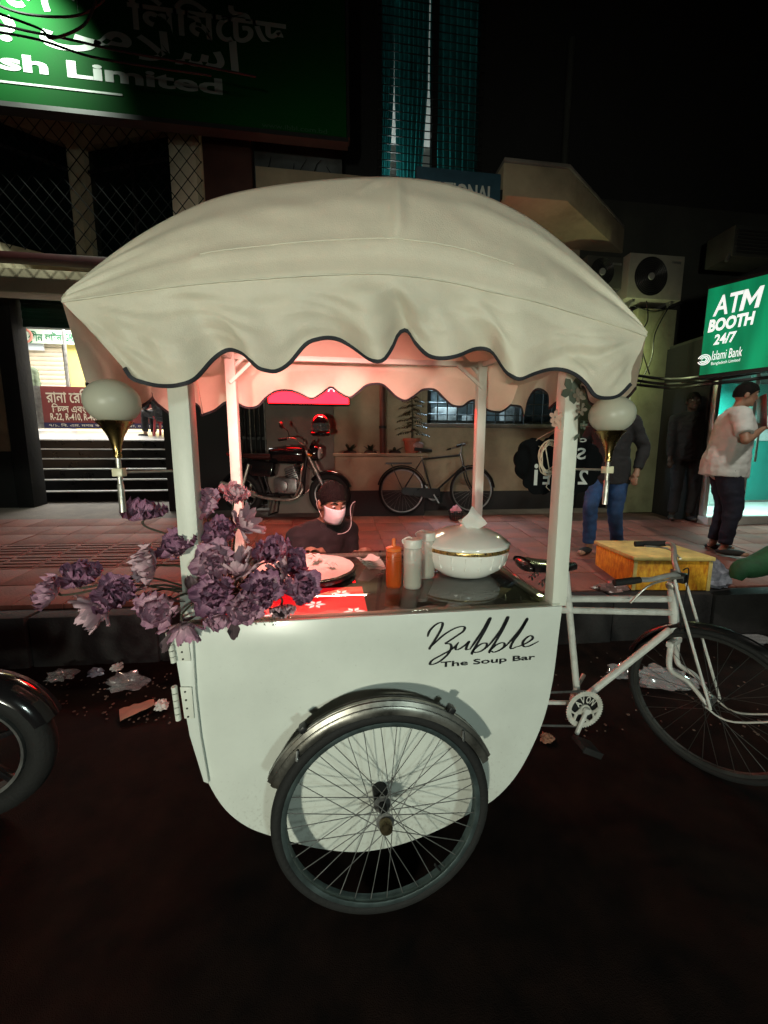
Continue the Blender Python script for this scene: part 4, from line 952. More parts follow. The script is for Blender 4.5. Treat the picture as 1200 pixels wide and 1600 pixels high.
def person(label, loc, face, hips_z, joints, mats_, group=None, head_tilt=0, head_turn=0, sleeve=.55, collar=False, build=1.0, shirt_len=.06, lean=0):
    """joints: hand targets and feet in the person's own frame (x right, y forward); face = heading angle of +y"""
    t = thing('person', label, 'person', loc, group)
    Mz = Matrix.Rotation(face, 3, 'Z'); org = Vector(loc)
    W = lambda p: Mz @ Vector(p)+org
    Lm = Matrix.Rotation(-lean, 3, 'X')
    pel = V(0, 0, hips_z); up = lambda x, y, z: pel+Lm @ V(x, y, z)
    waist, chest, nb = up(0, .01, .16), up(0, .015, .34), up(0, -.005, .49)
    nk = up(0, .015, .56); hc_ = up(0, .035, .67)
    ht = Matrix.Rotation(head_turn, 3, 'Z') @ Matrix.Rotation(-head_tilt, 3, 'X')
    hc_ = nk+ht @ V(0, .025, .115)
    body = [[(W(pel), (.145*build, .105*build)), (W(waist), (.13*build, .095*build)), (W(chest), (.15*build, .11*build)), (W(nb), (.085, .07)), (W(nk), .052), (W(hc_), .06)]]
    shirt = [[(W(pel-Lm @ V(0, 0, shirt_len+.05)), (.198*build, .168*build)), (W(pel), (.198*build, .166*build)), (W(waist), (.178*build, .146*build)), (W(chest), (.185*build, .142*build)), (W(lerp(chest, nb, .75)), (.150*build, .115)), (W(nb), (.098, .090))]]
    trous = []; ex = MB()
    for s_ in (-1, 1):
        sh_ = up(.175*s_*build, 0, .455); hand = V(*joints['hand'][0 if s_ < 0 else 1]); pole = V(*joints.get('pole', ((-.5, -.5, -.6), (.5, -.5, -.6)))[0 if s_ < 0 else 1])
        el, wr2 = ik(sh_, hand, .29, .26, pole)
        fa = (wr2-el).normalized(); palm = wr2+fa*.05
        body.append([(W(nb), (.085, .07)), (W(sh_), .058), (W(lerp(sh_, el, .55)), .045), (W(el), .038), (W(lerp(el, wr2, .4)), .037), (W(wr2), .026), (W(palm), (.036, .022))])
        shirt.append([(W(lerp(chest, nb, .8)), .110), (W(lerp(nb, sh_, .5)+V(0, 0, -.01)), .088), (W(sh_), .078*build)])
        shirt.append([(W(chest), (.185*build, .142*build)), (W(sh_), .076*build), (W(lerp(sh_, el, .5)), .064*build), (W(lerp(sh_, el, min(1, sleeve*1.5))), .060*build)]+([(W(lerp(el, wr2, .9)), .043)] if sleeve > .8 else []))
        # five fingers rooted in the palm
        sx = fa.cross(V(0, 0, 1)); sx = sx.normalized() if sx.length > .1 else V(1, 0, 0); dn = fa.cross(sx).normalized()
        if dn.z > 0: dn = -dn
        for q, ln in ((-.027, .062), (-.009, .074), (.009, .07), (.026, .055)):
            b0 = palm+sx*q+fa*.02; ex.tube([W(b0), W(b0+fa*ln*.5+dn*.006), W(b0+fa*ln*.8+dn*.022), W(b0+fa*ln*.92+dn*.04)], [.0088, .0085, .0078, .0065], 7)
        ex.tube([W(palm-fa*.02-sx*.02*s_), W(palm+fa*.012-sx*.045*s_+dn*.01), W(palm+fa*.035-sx*.05*s_+dn*.022)], [.012, .0098, .0078], 7)
        hp = pel+V(.095*s_*build, 0, -.04); foot = V(*joints['foot'][0 if s_ < 0 else 1]); kp = V(*joints.get('knee', ((0, 1, 0), (0, 1, 0)))[0 if s_ < 0 else 1])
        kn, ank = ik(hp, foot+V(0, 0, .085), .43, .42, kp)
        toe = V(foot.x+.03*s_, foot.y+.17, foot.z+.03)
        body.append([(W(pel), (.145*build, .105*build)), (W(hp), .085*build), (W(lerp(hp, kn, .5)), .072*build), (W(kn), .053), (W(lerp(kn, ank, .4)), .05), (W(ank), .036), (W(V(ank.x, ank.y-.03, foot.z+.03)), .03), (W(toe), (.038, .026))])
        trous.append([(W(pel+V(0, 0, .10)), (.160*build, .125*build)), (W(pel), (.163*build, .128*build)), (W(hp), .102*build), (W(lerp(hp, kn, .5)), .088*build), (W(kn), .072*build), (W(lerp(kn, ank, .5)), .066), (W(lerp(kn, ank, .93)), .062)])
        obj('shoe', MB().ball(W(V(foot.x+.015*s_, foot.y+.06, foot.z+.035)), (.048, .135, .036), 14, 8, Mz @ Matrix.Rotation(-.12*s_, 3, 'Z')), mats_[4] if len(mats_) > 4 else rubber, t, smooth=80)
    H = lambda p: W(hc_+ht @ Vector(p))
    Hr = Mz @ ht
    ex.ball(H((0, -.008, .022)), (.074, .093, .098), 20, 14, Hr); ex.ball(H((0, .018, -.045)), (.055, .066, .07), 16, 10, Hr)
    ex.ball(H((0, .085, -.012)), (.0125, .017, .020), 10, 8, Hr); ex.ball(H((0, .078, .012)), (.009, .013, .026), 8, 6, Hr)
    ex.ball(H((0, .072, -.052)), (.024, .014, .011), 10, 6, Hr); ex.ball(H((0, .062, -.085)), (.028, .022, .02), 10, 6, Hr)
    for s_ in (-1, 1):
        ex.ball(H((.076*s_, -.008, -.005)), (.011, .022, .032), 10, 8, Hr)
        ex.ball(H((.032*s_, .068, .034)), (.024, .012, .009), 8, 6, Hr)
    sd0 = Mz @ V(1, 0, 0); me = skin_mesh(body, 'body', mats_[0], 2, .0075, ex, org, sd0); obj('body', me, None, t)
    obj('shirt', skin_mesh(shirt, 'shirt', mats_[1], 2, .010, None, org, sd0, .0075), None, t)
    obj('trousers', skin_mesh(trous, 'trousers', mats_[2], 2, .010, None, org, sd0, .0065), None, t)
    hm = MB(); n = 22
    rr_ = []
    for i in range(12):
        th = radians(4+i*10.5); r_ = []
        for j in range(n+1):
            a = 2*pi*j/n; fr_ = max(0, sin(a)); lim = radians(118-48*fr_**.7); lim += radians(7)*noise.noise(V(cos(a)*6, sin(a)*6, 8)); tt = min(th, lim)
            k = 1+.05*noise.noise(V(cos(a)*3, sin(a)*3, th*4))+.035*noise.noise(V(cos(a)*11, sin(a)*11, th*9))
            r_.append(H((sin(tt)*cos(a)*.082*k, -.008+sin(tt)*sin(a)*.102*k, .022+cos(tt)*.110*k)))
        rr_.append(r_)
    hm.grid(rr_); obj('hair', hm, mats_[3], t, smooth=180)
    for s_ in (-1, 1):
        e_ = obj('eye', MB().ball(H((.030*s_, .074, .015)), (.0125, .0085, .008), 10, 8, Hr), eye_w, t)
        obj('iris', MB().ball(H((.030*s_, .081, .0145)), (.0055, .003, .0055), 8, 6, Hr), ink_black, e_)
        obj('eyebrow', MB().tube([H((.013*s_, .086, .036)), H((.032*s_, .084, .042)), H((.052*s_, .070, .035))], [.003, .0042, .002], 6), mats_[3], t)
    obj('mouth', MB().ball(H((0, .0835, -.053)), (.022, .005, .006), 10, 6, Hr), mat('lip', (.16, .06, .05), .5, var=0), t)
    return t, W, H, Hr, hc_
sk = skin
# seated vendor behind the counter
seat_z = .36
pz = V(-.115, 2.40, .40)
t, W, H, Hr, _ = person('person seated behind the counter in black top, white face mask and clear visor', pz, pi+radians(34), .145, dict(hand=((.10, .24, .50), (-.07, .27, .46)), foot=((-.14, .36, -.35), (.14, .36, -.35)), pole=((-1, -.3, -.4), (1, -.3, -.4))), (sk, cloth_black, cloth_black, hair_m), head_tilt=.34, head_turn=-.10, sleeve=.9, lean=.22)
mk = []
for j in range(9):
    v_ = j/8; r_ = []
    for i in range(15):
        u_ = i/14; a = radians(-78+156*u_)
        r_.append(H((sin(a)*(.070-.012*v_), .004+cos(a)*(.098-.012*abs(v_-.35))+(.010*sin(pi*v_)), .006-.098*v_+.004*sin(v_*25))))
    mk.append(r_)
m_o = obj('face_mask', MB().grid(mk), mat('white_mask_cloth', (.72, .74, .76), .8, var=.04, vs=20, bump=.2), t, smooth=180, solid=.002)
for s_ in (-1, 1): obj('ear_loop', MB().tube(catmull([H((.066*s_, .02, -.002)), H((.080*s_, -.015, .02)), H((.082*s_, -.03, -.015)), H((.060*s_, .01, -.075))], 5), .0018, 5), paper, m_o)
vz = []
def vis(r_, u_):
    a = radians(88)*r_*cos(u_); return H((sin(a)*.118, .015+cos(a)*.128, -.028+.095*r_*sin(u_)))
for j in range(7): vz.append([vis(.02+.98*j/6, 2*pi*i/36) for i in range(37)])
vo = obj('face_visor', MB().grid(vz), mat_glass('clear_visor', (.95, .96, .96), 1.35, .05), t, smooth=180)
obj('visor_rim_glint', MB().tube([vis(1, radians(180-d_)) for d_ in range(-96, 73, 8)], [.0012+.0012*cos(radians(d_)*.9) for d_ in range(-96, 73, 8)], 6), mat('visor_edge_glint', (.7, .72, .72), .2, var=0), vo)  # edge highlight of the visor built as a pale arc on one side
tl = thing('stool', 'low plastic stool under the seated vendor', 'stool', (pz.x, pz.y+.03, 0)); 
obj('seat', MB().lathe([(.15, 0), (.16, .015), (.15, .03), (.001, .032)], (pz.x, pz.y+.03, .40), n=20), red_gloss, tl)
for a in range(4): obj('leg', MB().tube([V(pz.x, pz.y+.03, .41)+V(cos(a*pi/2+.7)*.12, sin(a*pi/2+.7)*.12, 0), V(pz.x, pz.y+.03, 0)+V(cos(a*pi/2+.7)*.17, sin(a*pi/2+.7)*.17, 0)], .014, 8), red_gloss, tl)
# man in jeans behind the right lamp
def hall_z(y): return fz+.30*min(1, max(0, (y-8.47)/1.28))
def ground(px, py, dy=0): p = pav(px, py); return V(p.x, p.y+dy, pav_z(p.y+dy))
g1 = ground(942, 862)
t, W, H, Hr, _ = person('person in an open-collared black shirt and blue jeans walking behind the right globe lamp', g1, pi+radians(-50), .90, dict(hand=((-.25, .06, .86), (.27, .02, .86)), foot=((-.10, -.14, 0), (.10, .16, 0))), (sk, cloth_black, denim, hair_m), head_tilt=.12, sleeve=.9, shirt_len=.12, build=.98)
btn = mat('pale_button', (.6, .6, .58), .3, var=0)
for i in range(5): obj('button', MB().ball(W((.01, .168-.004*i, 1.30-.085*i)), (.009, .009, .009), 8, 6), btn, t)
# man in white t-shirt reading a red menu
g2 = ground(1116, 862); 
t, W, H, Hr, _ = person('person in a white T-shirt and navy trousers holding up a red menu card', g2, radians(-128), .965, dict(hand=((-.14, .20, 1.30), (.16, .20, 1.27)), foot=((-.11, 0, 0), (.12, .05, 0)), pole=((-.7, -.1, -.9), (.7, -.1, -.9))), (sk, cloth_white, cloth_navy, hair_m), head_tilt=.18, sleeve=.5, build=1.22, shirt_len=.10, lean=.07)
mc = thing('menu_card', 'red menu card held up in front of the face of the person in white', 'menu', W((.02, .24, 1.38)))
mu_ = [W((-.15, .255, 1.28)), W((.15, .255, 1.28)), W((.15, .215, 1.62)), W((-.15, .215, 1.62))]; nn_ = (mu_[1]-mu_[0]).cross(mu_[3]-mu_[0]).normalized()
menu_red = mat('red_menu_print', (.20, .014, .014), .35, var=.2, vs=9)
obj('card', MB().prism(mu_, nn_*.006), menu_red, mc, bevel=.001)
ux = (mu_[0]-mu_[1]).normalized(); uy = (mu_[3]-mu_[0]).normalized(); fo = nn_ if (nn_.dot(V(0, 0, CAM_H)-mu_[0]) > 0) else -nn_
mt = mat('pale_red_menu_ink', (.55, .14, .12), .5, var=0)
oo = mu_[1]+fo*(.008 if fo == nn_ else .002)
for i, (s_, a, wd, z, h) in enumerate((('SOUP BAR', .12, .11, .25, .02), ('MENU', .16, .06, .21, .02), ('B', .03, .045, .11, .05))):
    obj('lettering', text_mb(s_, oo+ux*a+uy*z, ux, uy, wd, h, .0015, bold=.02), mt, mc)
# shadowy person between them
g3 = ground(1062, 812)
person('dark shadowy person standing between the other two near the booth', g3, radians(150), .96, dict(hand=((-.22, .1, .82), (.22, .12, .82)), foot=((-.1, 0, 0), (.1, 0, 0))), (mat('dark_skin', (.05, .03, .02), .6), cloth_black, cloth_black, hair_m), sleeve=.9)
# people in the lit hall
g4 = at(240, 676, 8.9); g4.z = hall_z(8.9)
person('person in black seated on the red stool in the lit hall', g4+V(.22, 0, 0), radians(62), .47, dict(hand=((-.10, .42, .60), (.10, .42, .60)), foot=((-.1, .44, 0), (.1, .44, 0))), (sk, cloth_black, cloth_black, hair_m), head_tilt=.4, sleeve=.9, lean=.3)
tl = thing('stool', 'red plastic stool in the lit hall under the seated person', 'stool', g4+V(.22, 0, 0)); c = g4+V(.22, 0, 0)
rp = mat('red_plastic', (.30, .012, .02), .35, var=.1)
obj('seat', MB().box(c+V(0, 0, .40), (.30, .30, .04)), rp, tl, bevel=.012)
for sx_ in (-1, 1):
    for sy_ in (-1, 1): obj('leg', MB().bar(c+V(.12*sx_, .12*sy_, .39), c+V(.155*sx_, .155*sy_, 0), .045, .03), rp, tl, bevel=.004)
g5 = at(52, 690, 10.2); g5.z = hall_z(10.2)
person('person in dull green standing at the back of the lit hall', g5, radians(200), .90, dict(hand=((-.22, .1, .82), (.22, .12, .82)), foot=((-.1, 0, 0), (.1, 0, 0))), (sk, mat('dull_green_cloth', (.10, .13, .08), .85, var=.2), mat('grey_green_cloth', (.09, .10, .08), .85), hair_m), sleeve=.9)

# ================================================================== ON THE COUNTER
CZ = GZ+.0005
def onc(px, py): return atz(px, py, CZ)
c = onc(733, 898); c = V(.553, 1.545, CZ)
CS = 1.07
ca = thing('casserole', 'white ceramic casserole with a lid and gold patterned band on the glass counter', 'casserole', c)
obj('bowl', MB().lathe([(.100, 0), (.110, .004), (.118, .012), (.156, .038), (.174, .072), (.180, .112), (.179, .130), (.173, .130), (.171, .118), (.1, .02), (.001, .018)], c, n=56), ceramic, ca, smooth=50)
obj('band', MB().lathe([(.1806, .111), (.1813, .113), (.1813, .124), (.1805, .126)], c, n=56, cap=False), gold, ca)
ld = obj('lid', MB().lathe([(.182, .1305), (.183, .135), (.176, .143), (.145, .166), (.105, .184), (.062, .196), (.03, .201), (.022, .205), (.020, .212), (.030, .218), (.033, .224), (.022, .230), (.001, .232)], c, n=56), ceramic, ca, smooth=60)
for k in range(20):
    a = 2*pi*k/20; obj('flute', MB().tube([c+V(cos(a)*.164, sin(a)*.164, .050), c+V(cos(a)*.1790, sin(a)*.1790, .103)], [.004, .003], 6), ceramic, ca)
pn = []
kx = c+V(.0, -.01, .19)
P0 = [at(722, 812, 1.5), at(737, 790, 1.5), at(760, 817, 1.5), at(735, 838, 1.5)]
for j in range(9):
    v_ = j/8; r_ = []
    for i in range(9):
        u_ = i/8; a = lerp(P0[0], P0[1], u_); e = lerp(P0[3], P0[2], u_); p = lerp(e, a, v_)
        r_.append(p+V(0, .012*sin(u_*5+v_*2)-.008*v_+.006*noise.noise(p*40), 0))
    pn.append(r_)
solo('paper_napkin', MB().grid(pn), paper, 'white paper napkin standing folded on the casserole lid knob', 'napkin', smooth=60, solid=.0012)
def bottle(name, label, px, py, r_, h, body_m, fill_m, fill, cap_m, nozzle):
    c = onc(px, py)+V(0, r_, 0); t = thing(name, label, 'bottle', c, 'squeeze bottles on the counter')
    obj('body', MB().lathe([(r_*.9, 0), (r_, .006), (r_, h*.74), (r_*.93, h*.80), (r_*.86, h*.82)], c, n=28), body_m, t, smooth=50)
    obj('sauce', MB().lathe([(r_*.86, .004), (r_*.94, .009), (r_*.94, fill), (.001, fill+.001)], c, n=24), fill_m, t, smooth=40)
    if nozzle:
        cp = obj('cap', MB().lathe([(r_*.96, h*.80), (r_*.98, h*.815), (r_*.98, h*.86), (r_*.72, h*.885), (.009, h*.90), (.0055, h*1.0), (.001, h*1.0)], c, n=24), cap_m, t, smooth=40)
        obj('nozzle_tip', MB().lathe([(.0075, h*.99), (.007, h*1.05), (.004, h*1.07), (.001, h*1.07)], c, n=12), cap_m, cp)
    else:
        cp = obj('cap', MB().lathe([(r_*.99, h*.80), (r_*1.03, h*.82), (r_*1.03, h*.93), (r_*.98, h*.96), (.001, h*.965)], c, n=28), cap_m, t, smooth=40)
        obj('cap_loop', MB().tube(catmull([c+V(-r_*.8, 0, h*.83), c+V(-r_*1.15, 0, h*.93), c+V(-r_*.5, -.005, h*1.0), c+V(-r_*.1, 0, h*.97)], 6), .003, 6), cap_m, cp)
    return t
clear_pl = mat('clear_bottle_plastic', (.74, .73, .64), .3, var=.04)
bottle('sauce_bottle', 'orange squeeze bottle of chilli sauce with pointed nozzle', 617, 920, .030, .175, mat('orange_bottle_plastic', (.70, .12, .015), .3, var=.05), mat('dark_red_sauce', (.16, .010, .006), .3, var=.1), .105, mat('orange_cap', (.68, .17, .03), .35, var=.05), True)
bottle('sauce_bottle', 'pale milky squeeze bottle just right of the orange one', 647, 922, .034, .195, clear_pl, mat('clear_brown_sauce', (.20, .16, .09), .3, var=.2), .08, mat('milky_cap', (.66, .65, .58), .35, var=.03), False)
bottle('sauce_bottle', 'second pale squeeze bottle half hidden behind the casserole', 668, 905, .037, .195, clear_pl, MATS['clear_brown_sauce'], .10, MATS['milky_cap'], False)
for nm_, al_ in (('orange_bottle_plastic', .5), ('clear_bottle_plastic', .42)): MATS[nm_].node_tree.nodes['Principled BSDF'].inputs['Alpha'].default_value = al_
# round lid with crumpled pink paper
c = V(-.135, 1.615, CZ)
pt = thing('round_tray', 'round black-rimmed tray spread with pale crumpled paper under pink light', 'tray', c)
obj('rim', MB().lathe([(.200, 0), (.222, .004), (.226, .018), (.224, .026), (.214, .027), (.212, .020), (.001, .019)], c, n=64), black_gloss, pt, smooth=40)
rr_ = []
for i in range(22):
    r_ = .216*i/21; rr_.append([c+V(cos(a)*r_, sin(a)*r_, .029+.010*noise.noise(V(cos(a)*r_*22, sin(a)*r_*22, 1))*(1-i/21)+.004*noise.noise(V(cos(a)*r_*60, sin(a)*r_*60, 5))) for a in [2*pi*j/64 for j in range(65)]])
obj('paper_lining', MB().grid(rr_), mat('pale_tray_paper', (.72, .68, .62), .7, var=.12, vs=14, dirt=.3), pt, smooth=70)
for k, (a, r_, ln) in enumerate(((.6, .07, .07), (1.2, .12, .06), (-.4, .13, .05))):
    q = c+V(cos(a)*r_, sin(a)*r_, .045); bx = []
    for j in range(5): bx.append([q+Matrix.Rotation(a*2, 3, 'Z') @ V(ln*(u_-.5), .03*(j/4-.5), .008*sin(j*1.4+u_*5)+.004) for u_ in [i/6 for i in range(7)]])
    solo('crumpled_wrapper', MB().grid(bx), MATS['pale_tray_paper'], ('crumpled wrapper lying at the middle of the round tray', 'pale wrapper near the far rim of the round tray', 'small wrapper at the right rim of the round tray')[k], 'wrapper', 'wrappers on the tray', smooth=60, solid=.001)
# white napkin stack
c = onc(593, 893)
nk_ = thing('napkin_stack', 'stack of white paper napkins left of the orange bottle', 'napkins', c)
for k in range(6):
    r_ = []
    for j in range(6): r_.append([c+Matrix.Rotation(.15+.12*k, 3, 'Z') @ V(-.04+.08*i/6, .03+.07*j/5, .004+.007*k+.012*(i/6-.5)**2*k+.004*sin(i+j*k)) for i in range(7)])
    obj('napkin', MB().grid(r_), paper, nk_, smooth=60, solid=.0008)
# box behind the casserole
c = at(735, 842, 1.83); bx = thing('tissue_box', 'small cream tissue box behind the casserole', 'box', V(c.x, 1.83, CZ))
obj('carton', MB().bb((c.x-.065, 1.79, CZ), (c.x+.065, 1.88, .995+.03)), mat('cream_carton', (.62, .55, .42), .6, var=.08), bx, bevel=.004)
obj('flap', MB().bb((c.x-.05, 1.80, 1.0255), (c.x+.05, 1.87, 1.031)), paper, bx)
# added glowing panel under the glass, in place of a red reflection
rt_m = mat('red_reflection_stand_in', (.75, .012, .02), .3, var=.1, vs=8, emit=(1, .012, .02), es=1.1)
rt = thing('added_red_glow_panel', 'added red glowing panel with white flower prints standing in for a reflection in the glass counter', 'added glow panel', (-.15, 1.3, CT-.014))
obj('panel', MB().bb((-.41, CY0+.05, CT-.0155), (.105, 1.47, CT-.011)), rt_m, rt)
wf = mat_emit('glowing_flower_print', (1, .7, .66), 1.6)
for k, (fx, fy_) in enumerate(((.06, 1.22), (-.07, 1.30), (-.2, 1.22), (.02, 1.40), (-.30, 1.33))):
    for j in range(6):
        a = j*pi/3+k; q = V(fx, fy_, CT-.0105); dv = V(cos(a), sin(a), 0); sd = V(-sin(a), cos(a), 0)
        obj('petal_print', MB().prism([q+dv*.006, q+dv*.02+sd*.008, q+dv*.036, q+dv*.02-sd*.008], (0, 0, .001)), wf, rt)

# ================================================================== FLOWERS
def petal_mesh(name, L, Wd, cup, m, ruff=.22, n=8):
    rows = []
    for j in range(n+1):
        t = j/n; w_ = Wd*(.22+.88*sin(pi*min(.5, t*.62))**1.3)*(1-.25*max(0, t-.8)/.2)
        rows.append([V((i/n-.5)*w_*2, L*t*(1-.30*(abs(i/n-.5)*2)**2.5*t)+L*.025*t*t*sin(i*3.3+L*400), cup*L*(t*t*.9)+.25*w_*((i/n-.5)*2)**2+ruff*L*t*t*sin(i*2.3+t*3+L*300)*.9) for i in range(n+1)])
    return MB().grid(rows).mesh(name, m, smooth=180)
def petal_mat(name, ca_, cb_):
    m = bpy.data.materials.new(name); m.use_nodes = True; n = m.node_tree.nodes; L = m.node_tree.links; b = n['Principled BSDF']
    tc = n.new('ShaderNodeTexCoord'); sp_ = n.new('ShaderNodeSeparateXYZ'); L.new(tc.outputs['Generated'], sp_.inputs[0])
    wv = n.new('ShaderNodeTexWave'); wv.inputs['Scale'].default_value = 7; wv.inputs['Distortion'].default_value = 5; L.new(tc.outputs['Generated'], wv.inputs[0])
    ad = n.new('ShaderNodeMath'); ad.operation = 'MULTIPLY_ADD'; ad.inputs[1].default_value = .35; L.new(wv.outputs[0], ad.inputs[0]); L.new(sp_.outputs['Y'], ad.inputs[2])
    r = n.new('ShaderNodeValToRGB'); r.color_ramp.elements[0].color = (*ca_, 1); r.color_ramp.elements[1].color = (*cb_, 1); r.color_ramp.elements[0].position = .35; r.color_ramp.elements[1].position = 1.0
    L.new(ad.outputs[0], r.inputs[0]); L.new(r.outputs[0], b.inputs['Base Color']); b.inputs['Roughness'].default_value = .75; b.inputs['Specular IOR Level'].default_value = .2
    return m
pm_dark = petal_mat('dark_purple_petal', (.60, .34, .45), (.23, .095, .165)); pm_mid = petal_mat('mauve_petal', (.68, .45, .51), (.40, .20, .28)); pm_pink = petal_mat('dusty_pink_petal', (.38, .17, .23), (.60, .40, .44))
PM = {}
for nm, m in (('d', pm_dark), ('m', pm_mid), ('p', pm_pink)):
    PM[nm] = (petal_mesh('petal', .056, .026, .25, m), petal_mesh('petal', .044, .024, .5, m), petal_mesh('petal', .030, .018, .75, m), petal_mesh('petal', .066, .014, .2, m, .06))
def ruffle(m):
    b = MB()
    for k in range(26):
        a = k*2.4; r_ = .003+.0011*k; tl_ = .35+.035*k; ln = .026+.0003*k
        rot = Matrix.Rotation(a, 3, 'Z') @ Matrix.Rotation(pi/2-tl_, 3, 'X'); rows = []
        for j in range(4):
            t = j/3; w_ = .012*sin(pi*(.15+.7*t)); rows.append([rot @ V((i/4-.5)*2*w_, ln*t, .004*sin(i*2+k)*t)+V(cos(a)*r_*.5, sin(a)*r_*.5, -.002) for i in range(5)])
        b.grid(rows)
    return b.mesh('ruffled_centre', m, smooth=180)
RF = {'d': ruffle(pm_dark), 'm': ruffle(pm_mid), 'p': ruffle(pm_pink)}
base = V(-.33, 1.235, CZ)
bq = thing('flower_bunch', 'big bunch of dusty purple artificial peonies at the left end of the counter', 'flowers', base)
stem_m = mat('brown_green_stem', (.05, .045, .025), .7, var=.3, vs=20); leaf_m = mat('dusty_leaf', (.13, .08, .09), .7, var=.4, vs=14)
# px, py, depth, kind, size, facing(x, y, z)
FL = [(225, 808, 1.20, 'd', 1.15, (0, -.2, 1)), (313, 790, 1.24, 'm', 1.0, (.1, -.8, .6)), (368, 776, 1.30, 'p', .85, (.4, -.5, .9)), (346, 838, 1.24, 'd', 1.0, (.1, -.6, .8)),
      (281, 857, 1.18, 'd', 1.05, (-.3, -.6, .8)), (240, 884, 1.14, 'p', 1.05, (-.8, -.7, .2)), (336, 880, 1.16, 'm', 1.1, (.1, -.9, .5)), (338, 930, 1.12, 'd', 1.15, (0, -1, .4)),
      (382, 946, 1.11, 'm', 1.0, (.3, -1, .0)), (408, 922, 1.14, 'd', 1.1, (.4, -1, .3)), (425, 868, 1.20, 'd', 1.0, (.0, -.5, .9)), (452, 882, 1.24, 'd', 1.0, (.6, -.7, .5)),
      (470, 916, 1.17, 'd', 1.05, (.6, -1, .1)), (252, 946, 1.10, 'm', 1.1, (-.2, -1, .0)), (186, 932, 1.08, 'd', 1.05, (.0, -.7, .7)), (128, 906, 1.12, 'd', .95, (.2, -.4, .9)),
      (88, 926, 1.12, 'm', .95, (-.7, -.5, .4)), (345, 962, 1.10, 'm', .8, (0, -.6, -.8)), (440, 948, 1.13, 'p', .7, (.2, -.6, -.7))]
SPK = [(377, 822, 1.21, 'p', 1.0, (.7, -.2, .5)), (374, 896, 1.15, 'p', 1.1, (.0, -.2, 1)), (442, 902, 1.18, 'p', .9, (-.6, -.6, .2)), (160, 948, 1.07, 'p', 1.05, (-.7, -.7, -.35)), (286, 975, 1.09, 'm', .9, (.1, -.4, -1))]
hub0 = base+V(-.02, .01, .02)
def flower(px, py, Y, kind, sc, fc, spiky=False):
    c = at(px, py, Y); fc = Vector(fc).normalized(); q = fc.to_track_quat('Z', 'Y').to_matrix()
    f = bpy.data.objects.new('flower', RF[kind]); COL.objects.link(f); f.parent = bq; sc *= 1.10
    sp_ = R.uniform(0, 6)
    f.matrix_local = Matrix.Translation(c-base) @ (q @ Matrix.Rotation(sp_, 3, 'Z')).to_4x4() @ Matrix.Scale(sc, 4)
    lay = [(8, 3, .75, .004), (4, 3, .3, .006)] if spiky else [(6, 0, .38, .006), (5, 1, .80, .004), (3, 2, 1.12, .002)]
    for n_, mi, tl_, r0 in lay:
        for k in range(n_):
            p = bpy.data.objects.new('petal', PM[kind][mi]); COL.objects.link(p); p.parent = f
            a = 2*pi*k/n_+mi*.5+R.uniform(-.25, .25)
            p.matrix_local = Matrix.Rotation(a, 4, 'Z') @ Matrix.Translation((0, r0, -.004)) @ Matrix.Rotation(tl_+R.uniform(-.22, .22), 4, 'X') @ Matrix.Rotation(R.uniform(-.3, .3), 4, 'Y') @ Matrix.Scale(R.uniform(.85, 1.12), 4)
    mid = lerp(hub0, c, .55)+V(0, .01, .03+.03*R.random())
    obj('stem', MB().tube(catmull([hub0, mid, c-fc*.03, c-fc*.006], 6), .0032, 6), stem_m, bq)
for a in FL: flower(*a)
for a in SPK: flower(*a, spiky=True)
lfm = petal_mesh('leaf', .06, .016, .15, leaf_m, .1)
for px, py, Y, rz, tl_ in ((302, 930, 1.13, .6, .9), (290, 940, 1.14, 2.2, .2), (366, 968, 1.10, 3.3, -.9), (268, 985, 1.09, 2.8, -1.1), (322, 905, 1.16, .2, 1.1), (395, 895, 1.17, -.9, .9), (205, 938, 1.09, 1.5, .2), (310, 960, 1.10, 2.0, -.5), (420, 950, 1.12, -2.2, -.4), (296, 820, 1.2, .8, .5)):
    o = bpy.data.objects.new('leaf', lfm); COL.objects.link(o); o.parent = bq
    o.matrix_local = Matrix.Translation(at(px, py, Y)-base) @ Matrix.Rotation(rz, 4, 'Z') @ Matrix.Rotation(tl_, 4, 'X')
fs2 = MB()
for k in range(14):
    p0 = at(405+R.uniform(-25, 35), 955+R.uniform(-8, 6), 1.125); d = V(R.uniform(-.5, .6), -.3, R.uniform(-1, .1)).normalized()
    fs2.tube([p0, p0+d*.018, p0+d*.034+V(.004, 0, -.004)], .0007, 4)
    for u_ in (.5, 1): fs2.ball(p0+d*.034*u_, (.0022,)*3, 6, 4)
s_ = obj('sprig', fs2, mat('dry_sprig', (.10, .11, .06), .8), bq); s_['kind'] = 'stuff'
obj('holder', MB().lathe([(.03, 0), (.034, .05), (.028, .06)], base, n=16), mat('dark_vase', (.03, .02, .02), .4), bq)

